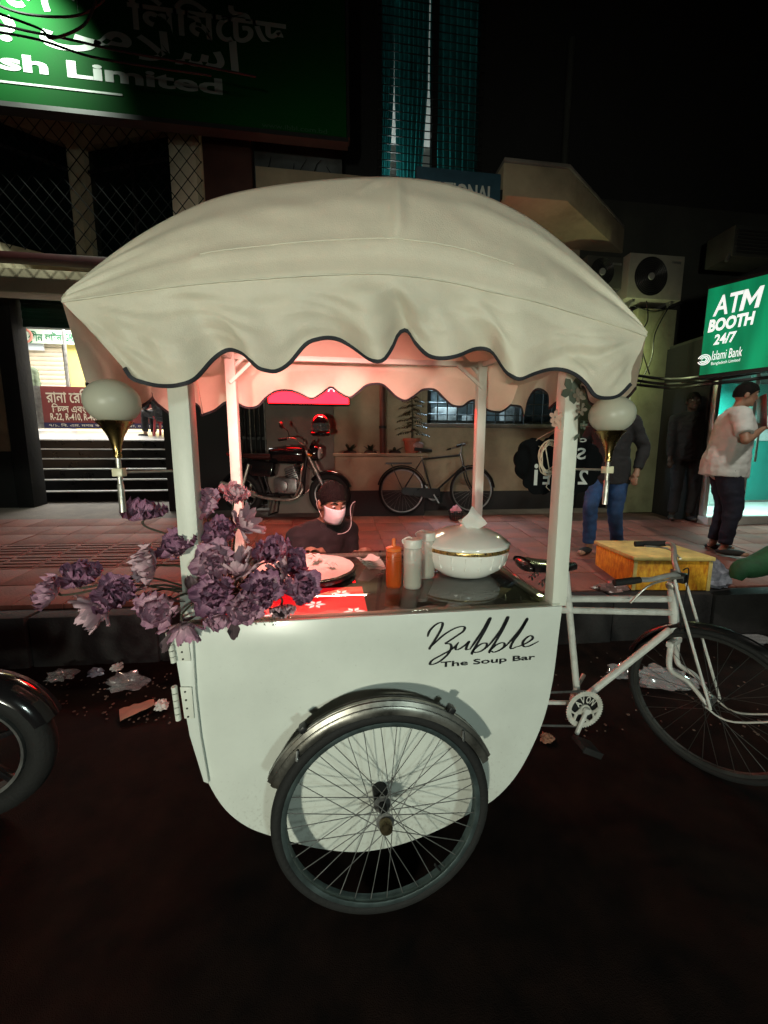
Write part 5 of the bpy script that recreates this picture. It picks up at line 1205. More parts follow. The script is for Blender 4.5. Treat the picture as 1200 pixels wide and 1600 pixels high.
# ================================================================== PARKED BICYCLE AND MOTORCYCLES
def spoked(parent, c, ax, ro, tr, name, rimm, nsp=28, tyre_w=None):
    wv = obj(name, MB().lathe([(.018, -.045), (.018, .045)], c, ax, 12), steel, parent)
    obj('tyre', MB().ring(c, ax, ro-tr, tr, 44, 8), rubber, wv)
    obj('rim', rimmesh(c, ax, [(ro-2*tr-.012, -.01), (ro-2*tr+.004, -.013), (ro-2*tr+.004, .013), (ro-2*tr-.012, .01)], 40), rimm, wv, smooth=35)
    q = Vector(ax).to_track_quat('Z', 'Y').to_matrix(); b = MB(); c = Vector(c)
    for k in range(nsp):
        a = 2*pi*k/nsp; ld_ = (1 if (k//2) % 2 else -1)*1.0; sd = 1 if k % 2 else -1
        b.tube([c+q @ V(cos(a+ld_)*.02, sin(a+ld_)*.02, .028*sd), c+q @ V(cos(a)*(ro-2*tr-.008), sin(a)*(ro-2*tr-.008), 0)], .0015, 3, cap=False)
    s_ = obj('spokes', b, steel, wv); s_['kind'] = 'stuff'; return wv
bkp = thing('parked_bicycle', 'dark old roadster bicycle leaning on the cream wall under the barred window', 'bicycle', (0, 0, 0))
bp = mat('dark_bicycle_paint', (.018, .016, .015), .3, var=.3, vs=10)
A, B = V(-.53, 0, .345), V(.53, 0, .345); bbk = V(-.08, 0, .29); stt = V(-.23, 0, .80); hdT = V(.36, 0, .86); hdB = V(.40, 0, .70)
spoked(bkp, A, (0, 1, 0), .345, .019, 'wheel', steel); spoked(bkp, B, (0, 1, 0), .345, .019, 'wheel', steel)
obj('frame', MB().tube([stt, hdT], .014, 8).tube([bbk, hdB], .015, 8).tube([bbk, stt], .014, 8).tube([hdT+V(-.01, 0, .04), hdB], .017, 8).tube([bbk+V(0, .04, 0), A+V(0, .05, 0)], .009, 6).tube([bbk-V(0, .04, 0), A-V(0, .05, 0)], .009, 6).tube([stt, A+V(0, .05, 0)], .008, 6).tube([stt, A-V(0, .05, 0)], .008, 6), bp, bkp)
obj('fork', MB().tube(catmull([hdB+V(0, .045, 0), V(.45, .045, .5), B+V(0, .05, 0)], 5), .011, 7).tube(catmull([hdB-V(0, .045, 0), V(.45, -.045, .5), B-V(0, .05, 0)], 5), .011, 7), bp, bkp)
obj('chainring', MB().lathe([(.05, -.003), (.092, -.002), (.092, .002), (.05, .003)], bbk-V(0, .05, 0), (0, 1, 0), 28), steel, bkp)
obj('chain_case', MB().prism([bbk+V(.1, -.065, .08), bbk+V(.1, -.065, -.08), A+V(0, -.065, -.05), A+V(-.03, -.065, 0), A+V(0, -.065, .05)], (0, .012, 0)), bp, bkp)
for s_, q in ((-1, V(.08, 0, -.14)), (1, V(-.08, 0, .14))):
    k_ = obj('crank', MB().bar(bbk+V(0, .07*s_, 0), bbk+q+V(0, .08*s_, 0), .012, .02), steel, bkp); obj('pedal', MB().box(bbk+q+V(0, .13*s_, 0), (.09, .08, .022)), rubber, k_)
obj('saddle', MB().prism([V(-.36, -.09, .92), V(-.36, .09, .92), V(-.22, .05, .91), V(-.08, .018, .90), V(-.08, -.018, .90), V(-.22, -.05, .91)], (0, 0, .045)), black_plastic, bkp, bevel=.012)
obj('seat_post', MB().tube([stt, V(-.25, 0, .92)], .012, 8), steel, bkp)
for c_ in (A, B):
    rg = []
    for i in range(21):
        a = radians(15+150*i/20) if c_ == A else radians(5+130*i/20); d = V(cos(a), 0, sin(a)); rg.append([c_+d*(.365+h_)+V(0, w_, 0) for w_, h_ in ((-.028, -.014), (0, .006), (.028, -.014))])
    obj('mudguard', MB().grid(rg), bp, bkp, smooth=60)
obj('handlebar', MB().tube(catmull([V(.22, -.28, .96), V(.33, -.25, .99), V(.39, -.08, 1.0), V(.39, .08, 1.0), V(.33, .25, .99), V(.22, .28, .96)], 5), .011, 8).tube([hdT, V(.37, 0, 1.0)], .012, 8), steel, bkp)
for s_ in (-1, 1): obj('grip', MB().tube([V(.30, .265*s_, .985), V(.19, .285*s_, .955)], .016, 8), rubber, bkp)
obj('carrier', MB().bb((-.78, -.07, .73), (-.40, .07, .75)).tube([V(-.7, .06, .73), A+V(0, .06, 0)], .006, 6).tube([V(-.7, -.06, .73), A-V(0, .06, 0)], .006, 6), bp, bkp)
obj('tail_bag', MB().ball((-.30, 0, 1.0), (.10, .09, .06), 12, 8), mat('faded_pink_bag', (.35, .20, .18), .7, var=.4, vs=20), bkp)
pb = pav(686, 803); bkp.location = (pb.x-.02, pb.y, pav_z(pb.y)); bkp.rotation_euler = (radians(-5), 0, radians(2))

mo = thing('motorcycle', 'black motorcycle parked side-on before the grey wall with a helmet on its handlebar', 'motorcycle', (0, 0, 0), 'motorcycles at the roadside')
FW, RW = V(.66, 0, .30), V(-.62, 0, .30)
for c_, nm in ((FW, 'front_wheel'), (RW, 'rear_wheel')):
    wv = obj(nm, MB().lathe([(.05, -.06), (.05, .06)], c_, (0, 1, 0), 16), black_plastic, mo, bevel=.005)
    obj('tyre', MB().ring(c_, (0, 1, 0), .250, .050, 48, 12), rubber, wv); obj('rim', rimmesh(c_, (0, 1, 0), [(.192, -.035), (.205, -.04), (.205, .04), (.192, .035)], 44), steel, wv, smooth=35)
    for k in range(5):
        a = 2*pi*k/5+.4; obj('wheel_spoke', MB().bar(c_+V(cos(a)*.04, 0, sin(a)*.04), c_+V(cos(a)*.198, 0, sin(a)*.198), .03, .022), black_gloss, wv, bevel=.004)
    obj('brake_disc', MB().lathe([(.07, -.004), (.12, -.004), (.12, 0), (.07, 0)], c_-V(0, .065, 0), (0, 1, 0), 28, cap=False), steel, wv, smooth=30)
for s_ in (-1, 1):
    fk = obj('fork_leg', MB().tube([V(.36, .085*s_, .90), V(.52, .085*s_, .58)], .019, 10), chrome, mo); obj('fork_slider', MB().tube([V(.51, .085*s_, .60), V(.655, .085*s_, .30)], .026, 10), steel, fk)
rg = []
for i in range(15):
    a = radians(20+120*i/14); d = V(cos(a), 0, sin(a)); rg.append([FW+d*(.325+h_)+V(0, w_, 0) for w_, h_ in ((-.065, -.04), (-.05, .0), (0, .014), (.05, 0), (.065, -.04))])
obj('front_fender', MB().grid(rg), black_gloss, mo, smooth=70, solid=.003)
rg = []
for i in range(15):
    a = radians(40+120*i/14); d = V(cos(a), 0, sin(a)); rg.append([RW+d*(.335+h_)+V(0, w_, 0) for w_, h_ in ((-.07, -.04), (-.055, .0), (0, .014), (.055, 0), (.07, -.04))])
obj('rear_fender', MB().grid(rg), black_gloss, mo, smooth=70, solid=.003)
tk = []
for i in range(13):
    t_ = i/12; x_ = .30-.50*t_; hw = .125*sin(pi*min(1, .18+t_*.75))**.6; zt_ = .93+.045*sin(pi*min(1, .15+t_*.8)); zb_ = .72
    tk.append([V(x_, hw*cos(a)*(1 if sin(a) > -.3 else .8), (zt_+zb_)/2+(zt_-zb_)/2*sin(a)) for a in [2*pi*j/20 for j in range(21)]])
tkm = MB().grid(tk); tkm.add([p for p in tk[0][:-1]], [tuple(range(20))]); tkm.add([p for p in tk[-1][:-1]], [tuple(range(19, -1, -1))])
tank = obj('fuel_tank', tkm, black_gloss, mo, smooth=60)
obj('tank_stripe', MB().tube([V(.20, -.125, .90), V(.02, -.135, .92), V(-.14, -.105, .90)], [.004, .010, .003], 6), red_gloss, tank); obj('filler_cap', MB().lathe([(.03, 0), (.028, .008)], (.08, 0, .972), n=16), chrome, tank)
se = []
for i in range(12):
    t_ = i/11; x_ = -.16-.62*t_; zc_ = .80+.02*cos(t_*3)+.10*t_**2; hw = .10+.03*sin(pi*t_)
    se.append([V(x_, hw*cos(a), zc_+.05*sin(a)*(1-.3*t_)) for a in [2*pi*j/16 for j in range(17)]])
sem = MB().grid(se); sem.add(se[0][:-1], [tuple(range(16))]); sem.add(se[-1][:-1], [tuple(range(15, -1, -1))])
obj('seat', sem, mat('motorcycle_seat_vinyl', (.05, .014, .012), .35, var=.15, bump=.1), mo, smooth=70)
obj('side_cover', MB().prism([V(-.10, -.11, .74), V(-.50, -.10, .78), V(-.62, -.09, .70), V(-.42, -.11, .55), V(-.15, -.12, .54)], (0, .22, 0)), black_gloss, mo, bevel=.02)
eg = obj('engine', MB().box((.06, 0, .42), (.34, .24, .22)).box((.14, 0, .58), (.16, .16, .22), Matrix.Rotation(-.35, 3, 'Y')), steel, mo, bevel=.025)
for i in range(5): obj('cooling_fin', MB().box((.125+.009*i, 0, .52+.032*i), (.21, .20, .010), Matrix.Rotation(-.35, 3, 'Y')), black_plastic, eg)
for s_ in (-1, 1): obj('engine_cover', MB().lathe([(.09, 0), (.085, .03), (.06, .04), (.001, .042)], (.02, .12*s_, .42), (0, s_, 0), 20), steel, eg)
obj('exhaust', MB().tube(catmull([V(.20, -.05, .52), V(.30, -.10, .38), V(.18, -.14, .24), V(-.2, -.16, .25), V(-.45, -.17, .32)], 6), .022, 10).tube([V(-.35, -.175, .29), V(-.85, -.19, .44)], [.045, .05], 14), chrome, mo)
obj('frame_tubes', MB().tube([V(.34, 0, .82), V(.26, .06, .30), V(-.25, .08, .28), V(-.40, .08, .74)], .018, 8).tube([V(.34, 0, .82), V(.26, -.06, .30), V(-.25, -.08, .28), V(-.40, -.08, .74)], .018, 8).tube([V(-.25, .10, .30), RW+V(0, .10, 0)], .02, 8).tube([V(-.25, -.10, .30), RW+V(0, -.10, 0)], .02, 8), iron, mo)
for s_ in (-1, 1):
    obj('shock_absorber', MB().tube([V(-.46, .12*s_, .72), RW+V(.02, .12*s_, .02)], .022, 8), chrome, mo)
    obj('crash_guard', MB().tube(catmull([V(.30, .04*s_, .72), V(.34, .22*s_, .62), V(.32, .26*s_, .42), V(.22, .20*s_, .28), V(.12, .06*s_, .28)], 6), .012, 8), chrome, mo)
    obj('foot_peg', MB().tube([V(-.05, .12*s_, .32), V(-.05, .26*s_, .32)], .013, 8), rubber, mo)
    hbm = obj('handlebar', MB().tube(catmull([V(.30, 0, .98), V(.28, .10*s_, 1.0), V(.24, .22*s_, 1.06), V(.12, .36*s_, 1.04)], 6), .0115, 8), chrome, mo)
    obj('grip', MB().tube([V(.18, .30*s_, 1.05), V(.10, .38*s_, 1.035)], .018, 10), rubber, hbm)
    obj('mirror', MB().tube(catmull([V(.21, .27*s_, 1.06), V(.20, .30*s_, 1.15), V(.16, .36*s_, 1.20)], 5), .006, 6).ball((.15, .38*s_, 1.22), (.018, .065, .045), 14, 8), black_plastic, mo)
    obj('indicator', MB().tube([V(.44, .09*s_, .84), V(.44, .17*s_, .84)], .008, 6).ball((.45, .19*s_, .84), (.035, .02, .02), 10, 6), mat('amber_lens', (.5, .18, .02), .25, var=0), mo)
hl = obj('headlight', MB().ball((.46, 0, .87), (.10, .105, .11), 18, 12), black_gloss, mo); obj('lens', MB().lathe([(.085, 0), (.07, .02), (.001, .03)], (.53, 0, .87), (1, 0, -.1), 20), mat('headlight_lens', (.5, .5, .5), .08, var=0, coat=.5), hl)
obj('visor_fairing', MB().prism([V(.40, -.10, .93), V(.40, .10, .93), V(.46, .07, 1.04), V(.46, -.07, 1.04)], (.02, 0, .01)), black_gloss, mo, bevel=.006)
obj('tail_light', MB().ball((-.80, 0, .86), (.05, .07, .035), 12, 8), mat('red_tail_lens', (.35, .01, .01), .2, var=0, coat=.5), mo)
obj('centre_stand', MB().tube([V(-.12, .10, .30), V(-.18, .15, .01)], .012, 8).tube([V(-.12, -.10, .30), V(-.18, -.15, .01)], .012, 8).tube([V(-.18, -.16, .012), V(-.18, .16, .012)], .012, 8), iron, mo)
pm_ = pav(446, 804); mo.location = (pm_.x, pm_.y, pav_z(pm_.y)); mo.rotation_euler = (0, 0, radians(-16))
wcp = V(-1.45, 1.58, .30)
m2 = dup(mo, (wcp.x-.66*cos(.08), wcp.y-.66*sin(.08), 0), (0, 0, .08), 'black motorcycle at the road edge, only its front wheel in view at the left')
# helmet on the handlebar
hp = at(501, 668, pm_.y-.28); he = thing('helmet', 'dark motorcycle helmet with clear visor hung on the parked motorcycle handlebar', 'helmet', hp)
rr_ = []
for i in range(13):
    th = radians(2+118*i/12); rr_.append([hp+V(sin(th)*cos(a)*.118, sin(th)*sin(a)*.135, .03+cos(th)*.135) for a in [2*pi*j/28 for j in range(29)]])
obj('shell', MB().grid(rr_), mat('maroon_black_shell', (.04, .008, .010), .12, var=.1, coat=.7), he, smooth=180, solid=.006)
obj('chin_guard', MB().tube(catmull([hp+V(-.112, .02, -.05), hp+V(-.095, -.09, -.09), hp+V(0, -.14, -.10), hp+V(.095, -.09, -.09), hp+V(.112, .02, -.05)], 6), .026, 10), black_gloss, he)
rr_ = [[hp+V(sin(a)*.124, -cos(a)*.142+.0, z) for a in [radians(-85+170*i/18) for i in range(19)]] for z in (.05, .02, -.01, -.05)]
obj('visor', MB().grid(rr_), mat_glass('helmet_visor', (.75, .72, .72), 1.7, .06, .12), he, smooth=180)

# ================================================================== LEDGE PLANTS, BASKET
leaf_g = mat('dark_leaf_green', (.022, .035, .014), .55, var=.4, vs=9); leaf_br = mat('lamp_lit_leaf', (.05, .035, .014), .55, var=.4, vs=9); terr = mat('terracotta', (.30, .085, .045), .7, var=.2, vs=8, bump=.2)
def leaf_blade(b, p, d, ln, wd, droop=.3):
    d = Vector(d).normalized(); sd = d.cross(V(0, 0, 1)); sd = sd.normalized() if sd.length > .05 else V(1, 0, 0); rows = []
    for j in range(6):
        t = j/5; c = p+d*ln*t-V(0, 0, 1)*droop*ln*t*t; w_ = wd*sin(pi*min(1, .08+t*.9)); rows.append([c-sd*w_, c+V(0, 0, -.15*w_), c+sd*w_])
    b.grid(rows)
for k, px in enumerate((547, 579, 617)):
    c = at(px, 707, 5.60); c.z = zl; pt_ = thing('ledge_plant', ('small spiky plant on the ledge nearest the grey wall', 'small upright plant in the middle of the ledge', 'low plant on the ledge beside the terracotta pot')[k], 'plant', c, 'plants on the ledge')
    rt_ = R.uniform(0, 6)
    for i in range(11):
        a = rt_+i*2.4; b = MB(); leaf_blade(b, c+V(0, 0, .01), (cos(a), sin(a)*.8, .5+.9*(i % 3)*(.9 if k < 2 else .3)), R.uniform(.14, .24), .022, .35); obj('leaf', b, leaf_g, pt_, smooth=180)
    obj('soil_mound', MB().lathe([(.10, 0), (.08, .03), (.001, .05)], c, n=14), mat('dark_soil', (.02, .014, .01), .95, var=.4, vs=30), pt_)
c = at(643, 710, 5.57); c.z = zl
pt_ = thing('potted_plant', 'tall feathery plant in a terracotta pot at the end of the ledge', 'plant', c)
obj('pot', MB().lathe([(.085, 0), (.115, .17), (.130, .175), (.132, .21), (.115, .21), (.11, .18), (.001, .178)], c, n=28), terr, pt_, smooth=35)
obj('trunk', MB().tube([c+V(0, 0, .17), c+V(.01, 0, .5), c+V(-.01, .01, .82)], [.012, .009, .005], 6), stem_m, pt_)
for i in range(26):
    z = .28+.58*i/26; a = i*2.4; b = MB(); ln = .20*(1-.55*i/26)+.05
    dv = V(cos(a), sin(a)*.7, .15); p0 = c+V(0, 0, z)
    b.tube([p0, p0+dv*ln*.6+V(0, 0, .0), p0+dv*ln-V(0, 0, ln*.25)], .0025, 4)
    for j in range(5):
        for s_ in (-1, 1): leaf_blade(b, p0+dv*ln*(.25+.17*j)-V(0, 0, ln*.25*(.25+.17*j)**2), (dv.x*.6-dv.y*s_, dv.y*.6+dv.x*s_, -.1), .055, .011, .4)
    obj('frond', b, leaf_br, pt_, smooth=180)
c = pav(712, 812); c.z = pav_z(c.y); bs_ = thing('wire_basket', 'small dark basket holding a pink cloth on the pavement behind the cart', 'basket', c)
bb_ = MB()
for i in range(18): a = 2*pi*i/18; bb_.tube([c+V(cos(a)*.075, sin(a)*.075, 0), c+V(cos(a)*.105, sin(a)*.105, .13)], .004, 4)
for z in (.005, .03, .055, .08, .105, .13): bb_.ring(c+V(0, 0, z), (0, 0, 1), .075+.03*z/.13, .004, 24, 4)
o_ = obj('wicker', bb_, black_plastic, bs_); o_['kind'] = 'stuff'
cl = []
for i in range(9): cl.append([c+V(cos(a)*.085*i/8, sin(a)*.085*i/8, .20-.08*(i/8)**2+.03*noise.noise(V(cos(a)*i*.5, sin(a)*i*.5, 3))) for a in [2*pi*j/18 for j in range(19)]])
solo('pink_cloth', MB().grid(cl), mat('pink_cloth_mat', (.55, .20, .22), .85, var=.25, vs=10), 'pink cloth bundled in the small basket on the pavement', 'cloth', smooth=180)

# ================================================================== CLOUD-SHAPED HANGING BOARD
cyy = 1.62
cl_px = [(806, 728), (810, 704), (828, 686), (850, 690), (858, 684), (884, 680), (908, 684), (924, 694), (936, 706), (940, 726), (934, 745), (920, 760), (905, 770), (884, 774), (862, 766), (846, 772), (826, 764), (818, 750)]
outl = []
n = len(cl_px); P = [at(a, e, cyy) for a, e in cl_px]; cen = sum(P, V(0, 0, 0))/n
for i in range(n):
    a, e = P[i], P[(i+1) % n]; m_ = (a+e)/2; bul = (m_-cen).normalized()*(e-a).length*.22
    for j in range(6):
        t = j/6; outl.append(lerp(a, e, t)+bul*4*t*(1-t))
cb_ = thing('cloud_board', 'black cloud-shaped board with mirrored white letters hung behind the right post', 'sign', cen+V(0, 0, -.12))
obj('board', MB().prism(outl, (0, .008, 0)), mat('matt_black_board', (.004, .0045, .005), .95, var=.2, spec=.1), cb_, bevel=.001)
chalk = mat('chalk_letters', (.55, .56, .52), .8, var=.1)
def bl_(s, px0, py, px1, h, mir, th=.002): 
    a, e = at(px0, py, cyy), at(px1, py, cyy); obj('lettering', text_mb(s, V(a.x, cyy-.001, a.z), (1, 0, 0), (0, 0, 1), e.x-a.x, h, th, bold=.02, mirror=mir), chalk, cb_)
bl_('i', 833, 758, 839, .095, True); bl_('E', 847, 757, 858, .062, True); bl_('2', 902, 757, 917, .068, True); bl_('S', 900, 718, 914, .052, True); bl_('o', 903, 691, 916, .018, True)
rp_ = at(893, 648, CY0+.08)
tag(obj('hanging_string', MB().tube(catmull([rp_, at(872, 668, 1.4), at(838, 688, cyy), at(845, 700, cyy-.01)], 6), .0022, 5), mat('cream_string', (.6, .52, .38), .8, var=.1)), 'cream string holding the cloud board to the right post', 'string')
cd = MB(); c0 = at(858, 712, 1.45); pts = []
for i in range(150):
    a = i*.31; rr0 = .050+.012*noise.noise(V(i*.06, 1, 2)); pts.append(c0+V(cos(a)*rr0*.72+.006*noise.noise(V(i*.1, 5, 1)), .012*sin(i*.7), sin(a)*rr0*1.25-.0001*i))
pts += [c0+V(.01, 0, -.08), c0+V(-.005, 0, -.125), c0+V(.012, 0, -.14)]
tag(obj('coiled_cord', MB().tube(pts, .0022, 5), MATS['cream_string']), 'coil of thin white cord hanging in front of the cloud board', 'cord')
# silk flowers tied to the right post
fz_ = thing('silk_flower_spray', 'faded pink and grey silk flowers tied to the top of the right post', 'flowers', at(900, 625, 1.14))
for px, py, Y, m_, sc in ((892, 610, 1.16, mat('grey_green_silk', (.10, .13, .10), .7), 1.3), (872, 658, 1.18, mat('peach_silk', (.46, .28, .21), .7), .95), (906, 640, 1.15, mat('pale_silk', (.20, .17, .13), .7), .6), (866, 652, 1.17, MATS['peach_silk'], .7), (903, 618, 1.14, MATS['pale_silk'], .7), (910, 665, 1.16, MATS['grey_green_silk'], .4)):
    c = at(px, py, Y); f = obj('flower', MB().ball(c, (.006, .006, .006), 8, 6), MATS['pale_silk'], fz_)
    for k in range(5):
        a = k*1.257+px; d = V(cos(a), -.25, sin(a)); s2 = V(-sin(a), 0, cos(a)); q = c+V(0, -.003, 0)
        obj('petal', MB().grid([[q, q, q], [q+d*.012*sc+s2*.009*sc, q+d*.014*sc+V(0, -.003, 0), q+d*.012*sc-s2*.009*sc], [q+d*.024*sc+s2*.010*sc, q+d*.026*sc, q+d*.024*sc-s2*.010*sc], [q+d*.032*sc+s2*.003, q+d*.034*sc, q+d*.032*sc-s2*.003]]), m_, f, smooth=180)
obj('vine', MB().tube(catmull([at(905, 600, 1.15), at(908, 630, 1.14), at(903, 660, 1.16), at(906, 690, 1.15)], 6), .003, 5), stem_m, fz_)
for k in range(8):
    b = MB(); leaf_blade(b, at(906+R.uniform(-3, 3), 608+10*k, 1.15), (R.uniform(-1, 1), -.4, R.uniform(-.6, .3)), .028, .007); obj('leaf', b, MATS['grey_green_silk'] if k % 3 else MATS['pale_silk'], fz_, smooth=180)

# ================================================================== AIR CONDITIONERS, CABLES
def ac(px0, py0, px1, py1, Y, label, cm=None):
    a, e = at(px0, py0, Y), at(px1, py1, Y); t = thing('air_conditioner', label, 'air conditioner', V((a.x+e.x)/2, Y+.15, e.z), 'outdoor air conditioners')
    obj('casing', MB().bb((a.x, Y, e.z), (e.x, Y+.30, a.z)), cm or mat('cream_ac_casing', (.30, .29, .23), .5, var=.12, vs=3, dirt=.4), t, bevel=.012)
    wd = e.x-a.x; c = V(a.x+wd*.40, Y-.004, (a.z+e.z)/2); r_ = min(wd*.36, (a.z-e.z)*.43)
    obj('fan_well', MB().lathe([(r_, 0), (r_, .004)], c, (0, -1, 0), 40), mat('black_well', (.006, .006, .006), .7, var=0), t)
    for k in range(9): rg_ = obj('grille_ring', MB().ring(c+V(0, -.006, 0), (0, 1, 0), r_*(.2+.1*k), .0028, 40, 4), black_plastic, t)
    for k in range(3):
        an = k*2.094+.5; obj('fan_blade', MB().prism([c+V(cos(an)*.03, -.0045, sin(an)*.03), c+V(cos(an-.35)*r_*.9, -.0045, sin(an-.35)*r_*.9), c+V(cos(an+.45)*r_*.85, -.0045, sin(an+.45)*r_*.85)], (0, -.001, 0)), MATS['black_well'], t)
    obj('fan_hub', MB().lathe([(.05, 0), (.045, .012), (.001, .014)], c+V(0, -.008, 0), (0, -1, 0), 18), mat('grey_hub', (.20, .20, .19), .5, var=0), t)
    obj('badge', MB().bb((e.x-.20, Y-.003, a.z-.11), (e.x-.06, Y-.001, a.z-.08)), steel, t)
    for s_ in (.15, .85):
        obj('wall_bracket', MB().bar((a.x+wd*s_, Y+.02, e.z-.02), (a.x+wd*s_, WY, e.z-.02), .035).bar((a.x+wd*s_, Y+.05, e.z-.03), (a.x+wd*s_, WY, e.z-.35), .025), steel, t)
ac(985, 394, 1064, 470, 5.35, 'cream outdoor air conditioner with black fan grille on the dark wall')
ac(918, 398, 974, 452, 5.48, 'shadowed outdoor air conditioner tucked under the balcony slab', mat('shade_dark_ac_casing', (.06, .06, .05), .6, var=.2))  # shade on this unit is put into a darker casing colour
cbm = MB()
cabs = [[(985, 585), (1040, 592), (1100, 588), (1215, 566)], [(980, 592), (1040, 600), (1110, 594), (1215, 576)], [(985, 600), (1050, 606), (1100, 601), (1215, 588)], [(990, 478), (1020, 486), (1050, 480), (1066, 474)], [(1000, 600), (1018, 560), (1024, 520), (1046, 478)], [(985, 480), (1000, 520), (1004, 560), (992, 600)], [(1010, 470), (1012, 500), (1000, 530), (1015, 585)]]
lbls = ('upper black cable running right from the column to below the ATM sign', 'second black cable of the bundle below the ATM sign', 'lowest thick black cable of the bundle below the ATM sign', 'cable looped under the air conditioner', 'thin dark cable climbing the pale column to the air conditioner', 'cable hanging down the left edge of the pale column', 'short wire dangling from the air conditioner bracket')
for k, c in enumerate(cabs):
    tag(obj('wall_cable', MB().tube(catmull([at(a, e, 5.25-.03*k if k > 2 else (4.9, 4.7, 3.9, 3.45)[i]) for i, (a, e) in enumerate(c)], 7), .018 if k < 3 else .008, 6), black_plastic), lbls[k], 'cable', 'cables on the right wall')

# ================================================================== ATM BOOTH AND SIGN
ab = thing('atm_booth', 'lit teal and white cash machine booth at the right edge', 'booth', (5.8, 5.0, .6))
bx0, bx1, by0, by1, bz_, bz1_ = 5.02, 8.4, 4.62, 6.2, .66, 2.75
ps = at(1145, 806, by0)
obj('floor_slab', MB().bb((bx0, by0-.10, .35), (bx1, by1, bz_)), mat('white_booth_slab', (.6, .6, .58), .5, var=.15, vs=3), ab, bevel=.012)
teal_p = mat('teal_booth_panel', (.02, .36, .30), .5, var=.06); wh_p = mat('white_booth_panel', (.62, .68, .66), .5, var=.05)
obj('back_wall', MB().bb((bx0+.06, by1-.06, bz_), (bx1, by1, bz1_)), teal_p, ab); obj('side_wall', MB().bb((bx0+.03, by0+.06, bz_), (bx0+.06, by1, bz1_)), teal_p, ab); obj('outer_wall', MB().bb((bx0-.03, by0+.052, .4), (bx0+.028, by1, bz1_+.3)), wall_black, ab); obj('ceiling', MB().bb((bx0, by0, bz1_), (bx1, by1, bz1_+.35)), wall_dark, ab, bevel=.01)
obj('wall_band', MB().bb((bx0+.08, by1-.075, bz_+1.1), (bx1, by1-.062, bz_+1.55)), wh_p, ab)
for xx in (bx0+.03, 5.62, 6.6): obj('door_frame', MB().bb((xx-.03, by0-.02, bz_), (xx+.03, by0+.05, bz1_)), mat('aluminium_frame', (.6, .62, .6), .35, .5, var=.1), ab, bevel=.004)
gd = obj('glass_door', MB().bb((5.66, by0+.01, bz_+.02), (6.56, by0+.02, bz1_)), mat_glass('booth_glass', (.85, .95, .93), 1.5, .02, .06), ab)
obj('glass_panel', MB().bb((bx0+.06, by0+.01, bz_+.02), (5.585, by0+.02, bz1_)), MATS['booth_glass'], ab)
obj('handle', MB().tube([(5.72, by0-.03, 1.4), (5.72, by0-.03, 1.9)], .014, 8), chrome, gd)
obj('lettering', text_mb('BOOTH', (5.35, by0-.002, 1.75), (0, 0, -1), (1, 0, 0), .62, .10, .003, bold=.03), mat('frosted_letters', (.5, .62, .6), .5, var=0), ab)
obj('machine', MB().bb((5.9, 5.6, bz_), (6.5, 6.1, 1.9)).bb((5.98, 5.57, 1.35), (6.42, 5.599, 1.75)), wh_p, ab, bevel=.02)
lamp('booth_tube', 'AREA', (6.2, 5.3, 2.70), 170, (.72, 1, .95), (6.1, 5.2, 0), shape='RECTANGLE', size=1.2, size_y=.5)
at_ = thing('atm_sign', 'backlit green ATM BOOTH 24/7 sign projecting at the right edge', 'sign', (4.2, 3.6, 2.25))
Lc, Rc = V(4.0, 3.9, 0), V(4.375, 3.345, 0)
sd_ = (Rc-Lc).normalized(); nrm_ = V(-sd_.y, sd_.x, 0)*-1
if nrm_.dot(V(0, 0, 0)-Lc) < 0: nrm_ = -nrm_
z0_, z1_ = 2.34, 3.24; sw = (Rc-Lc).length
obj('box', MB().prism([Lc-nrm_*.005, Rc-nrm_*.005, Rc-nrm_*.12, Lc-nrm_*.12], (0, 0, 1)) and MB().prism([Lc-nrm_*.005+V(0, 0, z0_-.03), Rc-nrm_*.005+V(0, 0, z0_-.03), Rc-nrm_*.12+V(0, 0, z0_-.03), Lc-nrm_*.12+V(0, 0, z0_-.03)], (0, 0, z1_-z0_+.06)), iron, at_, bevel=.004)
gsign = bpy.data.materials.new('lit_green_acrylic'); gsign.use_nodes = True; n_ = gsign.node_tree.nodes; L_ = gsign.node_tree.links; b_ = n_['Principled BSDF']
tc_ = n_.new('ShaderNodeTexCoord'); wv_ = n_.new('ShaderNodeTexNoise'); mp_ = n_.new('ShaderNodeMapping'); mp_.inputs['Scale'].default_value = (4.5, 4.5, .6); L_.new(tc_.outputs['Object'], mp_.inputs[0]); L_.new(mp_.outputs[0], wv_.inputs[0]); wv_.inputs['Scale'].default_value = 1.3
mr_ = n_.new('ShaderNodeMapRange'); mr_.inputs['From Min'].default_value = .3; mr_.inputs['From Max'].default_value = .72; mr_.inputs['To Min'].default_value = .10; mr_.inputs['To Max'].default_value = .42; L_.new(wv_.outputs[0], mr_.inputs[0])
b_.inputs['Base Color'].default_value = (.005, .12, .05, 1); b_.inputs['Roughness'].default_value = .35; b_.inputs['Emission Color'].default_value = (.01, .75, .30, 1); L_.new(mr_.outputs[0], b_.inputs['Emission Strength'])
P_ = lambda u_, v_, o=0: Lc+sd_*sw*u_+V(0, 0, z0_+(z1_-z0_)*v_)+nrm_*o
obj('face', MB().prism([P_(.01, .01), P_(.99, .01), P_(.99, .99), P_(.01, .99)], nrm_*.004), gsign, at_)
wl_ = mat_emit('lit_white_acrylic', (.92, 1, .95), .85); uxs = sd_
def al(s, u0, u1, v0, v1, bold=.03, shear=.12): obj('lettering', text_mb(s, P_(u0, v0, .0045), uxs, (0, 0, 1), sw*(u1-u0), (z1_-z0_)*(v1-v0), .002, bold=bold, shear=shear), wl_, at_)
def ub(px):
    d = ray(px, 500); k = d.x/d.y; return (Lc.x-k*Lc.y)/(k*sd_.y-sd_.x)/sw
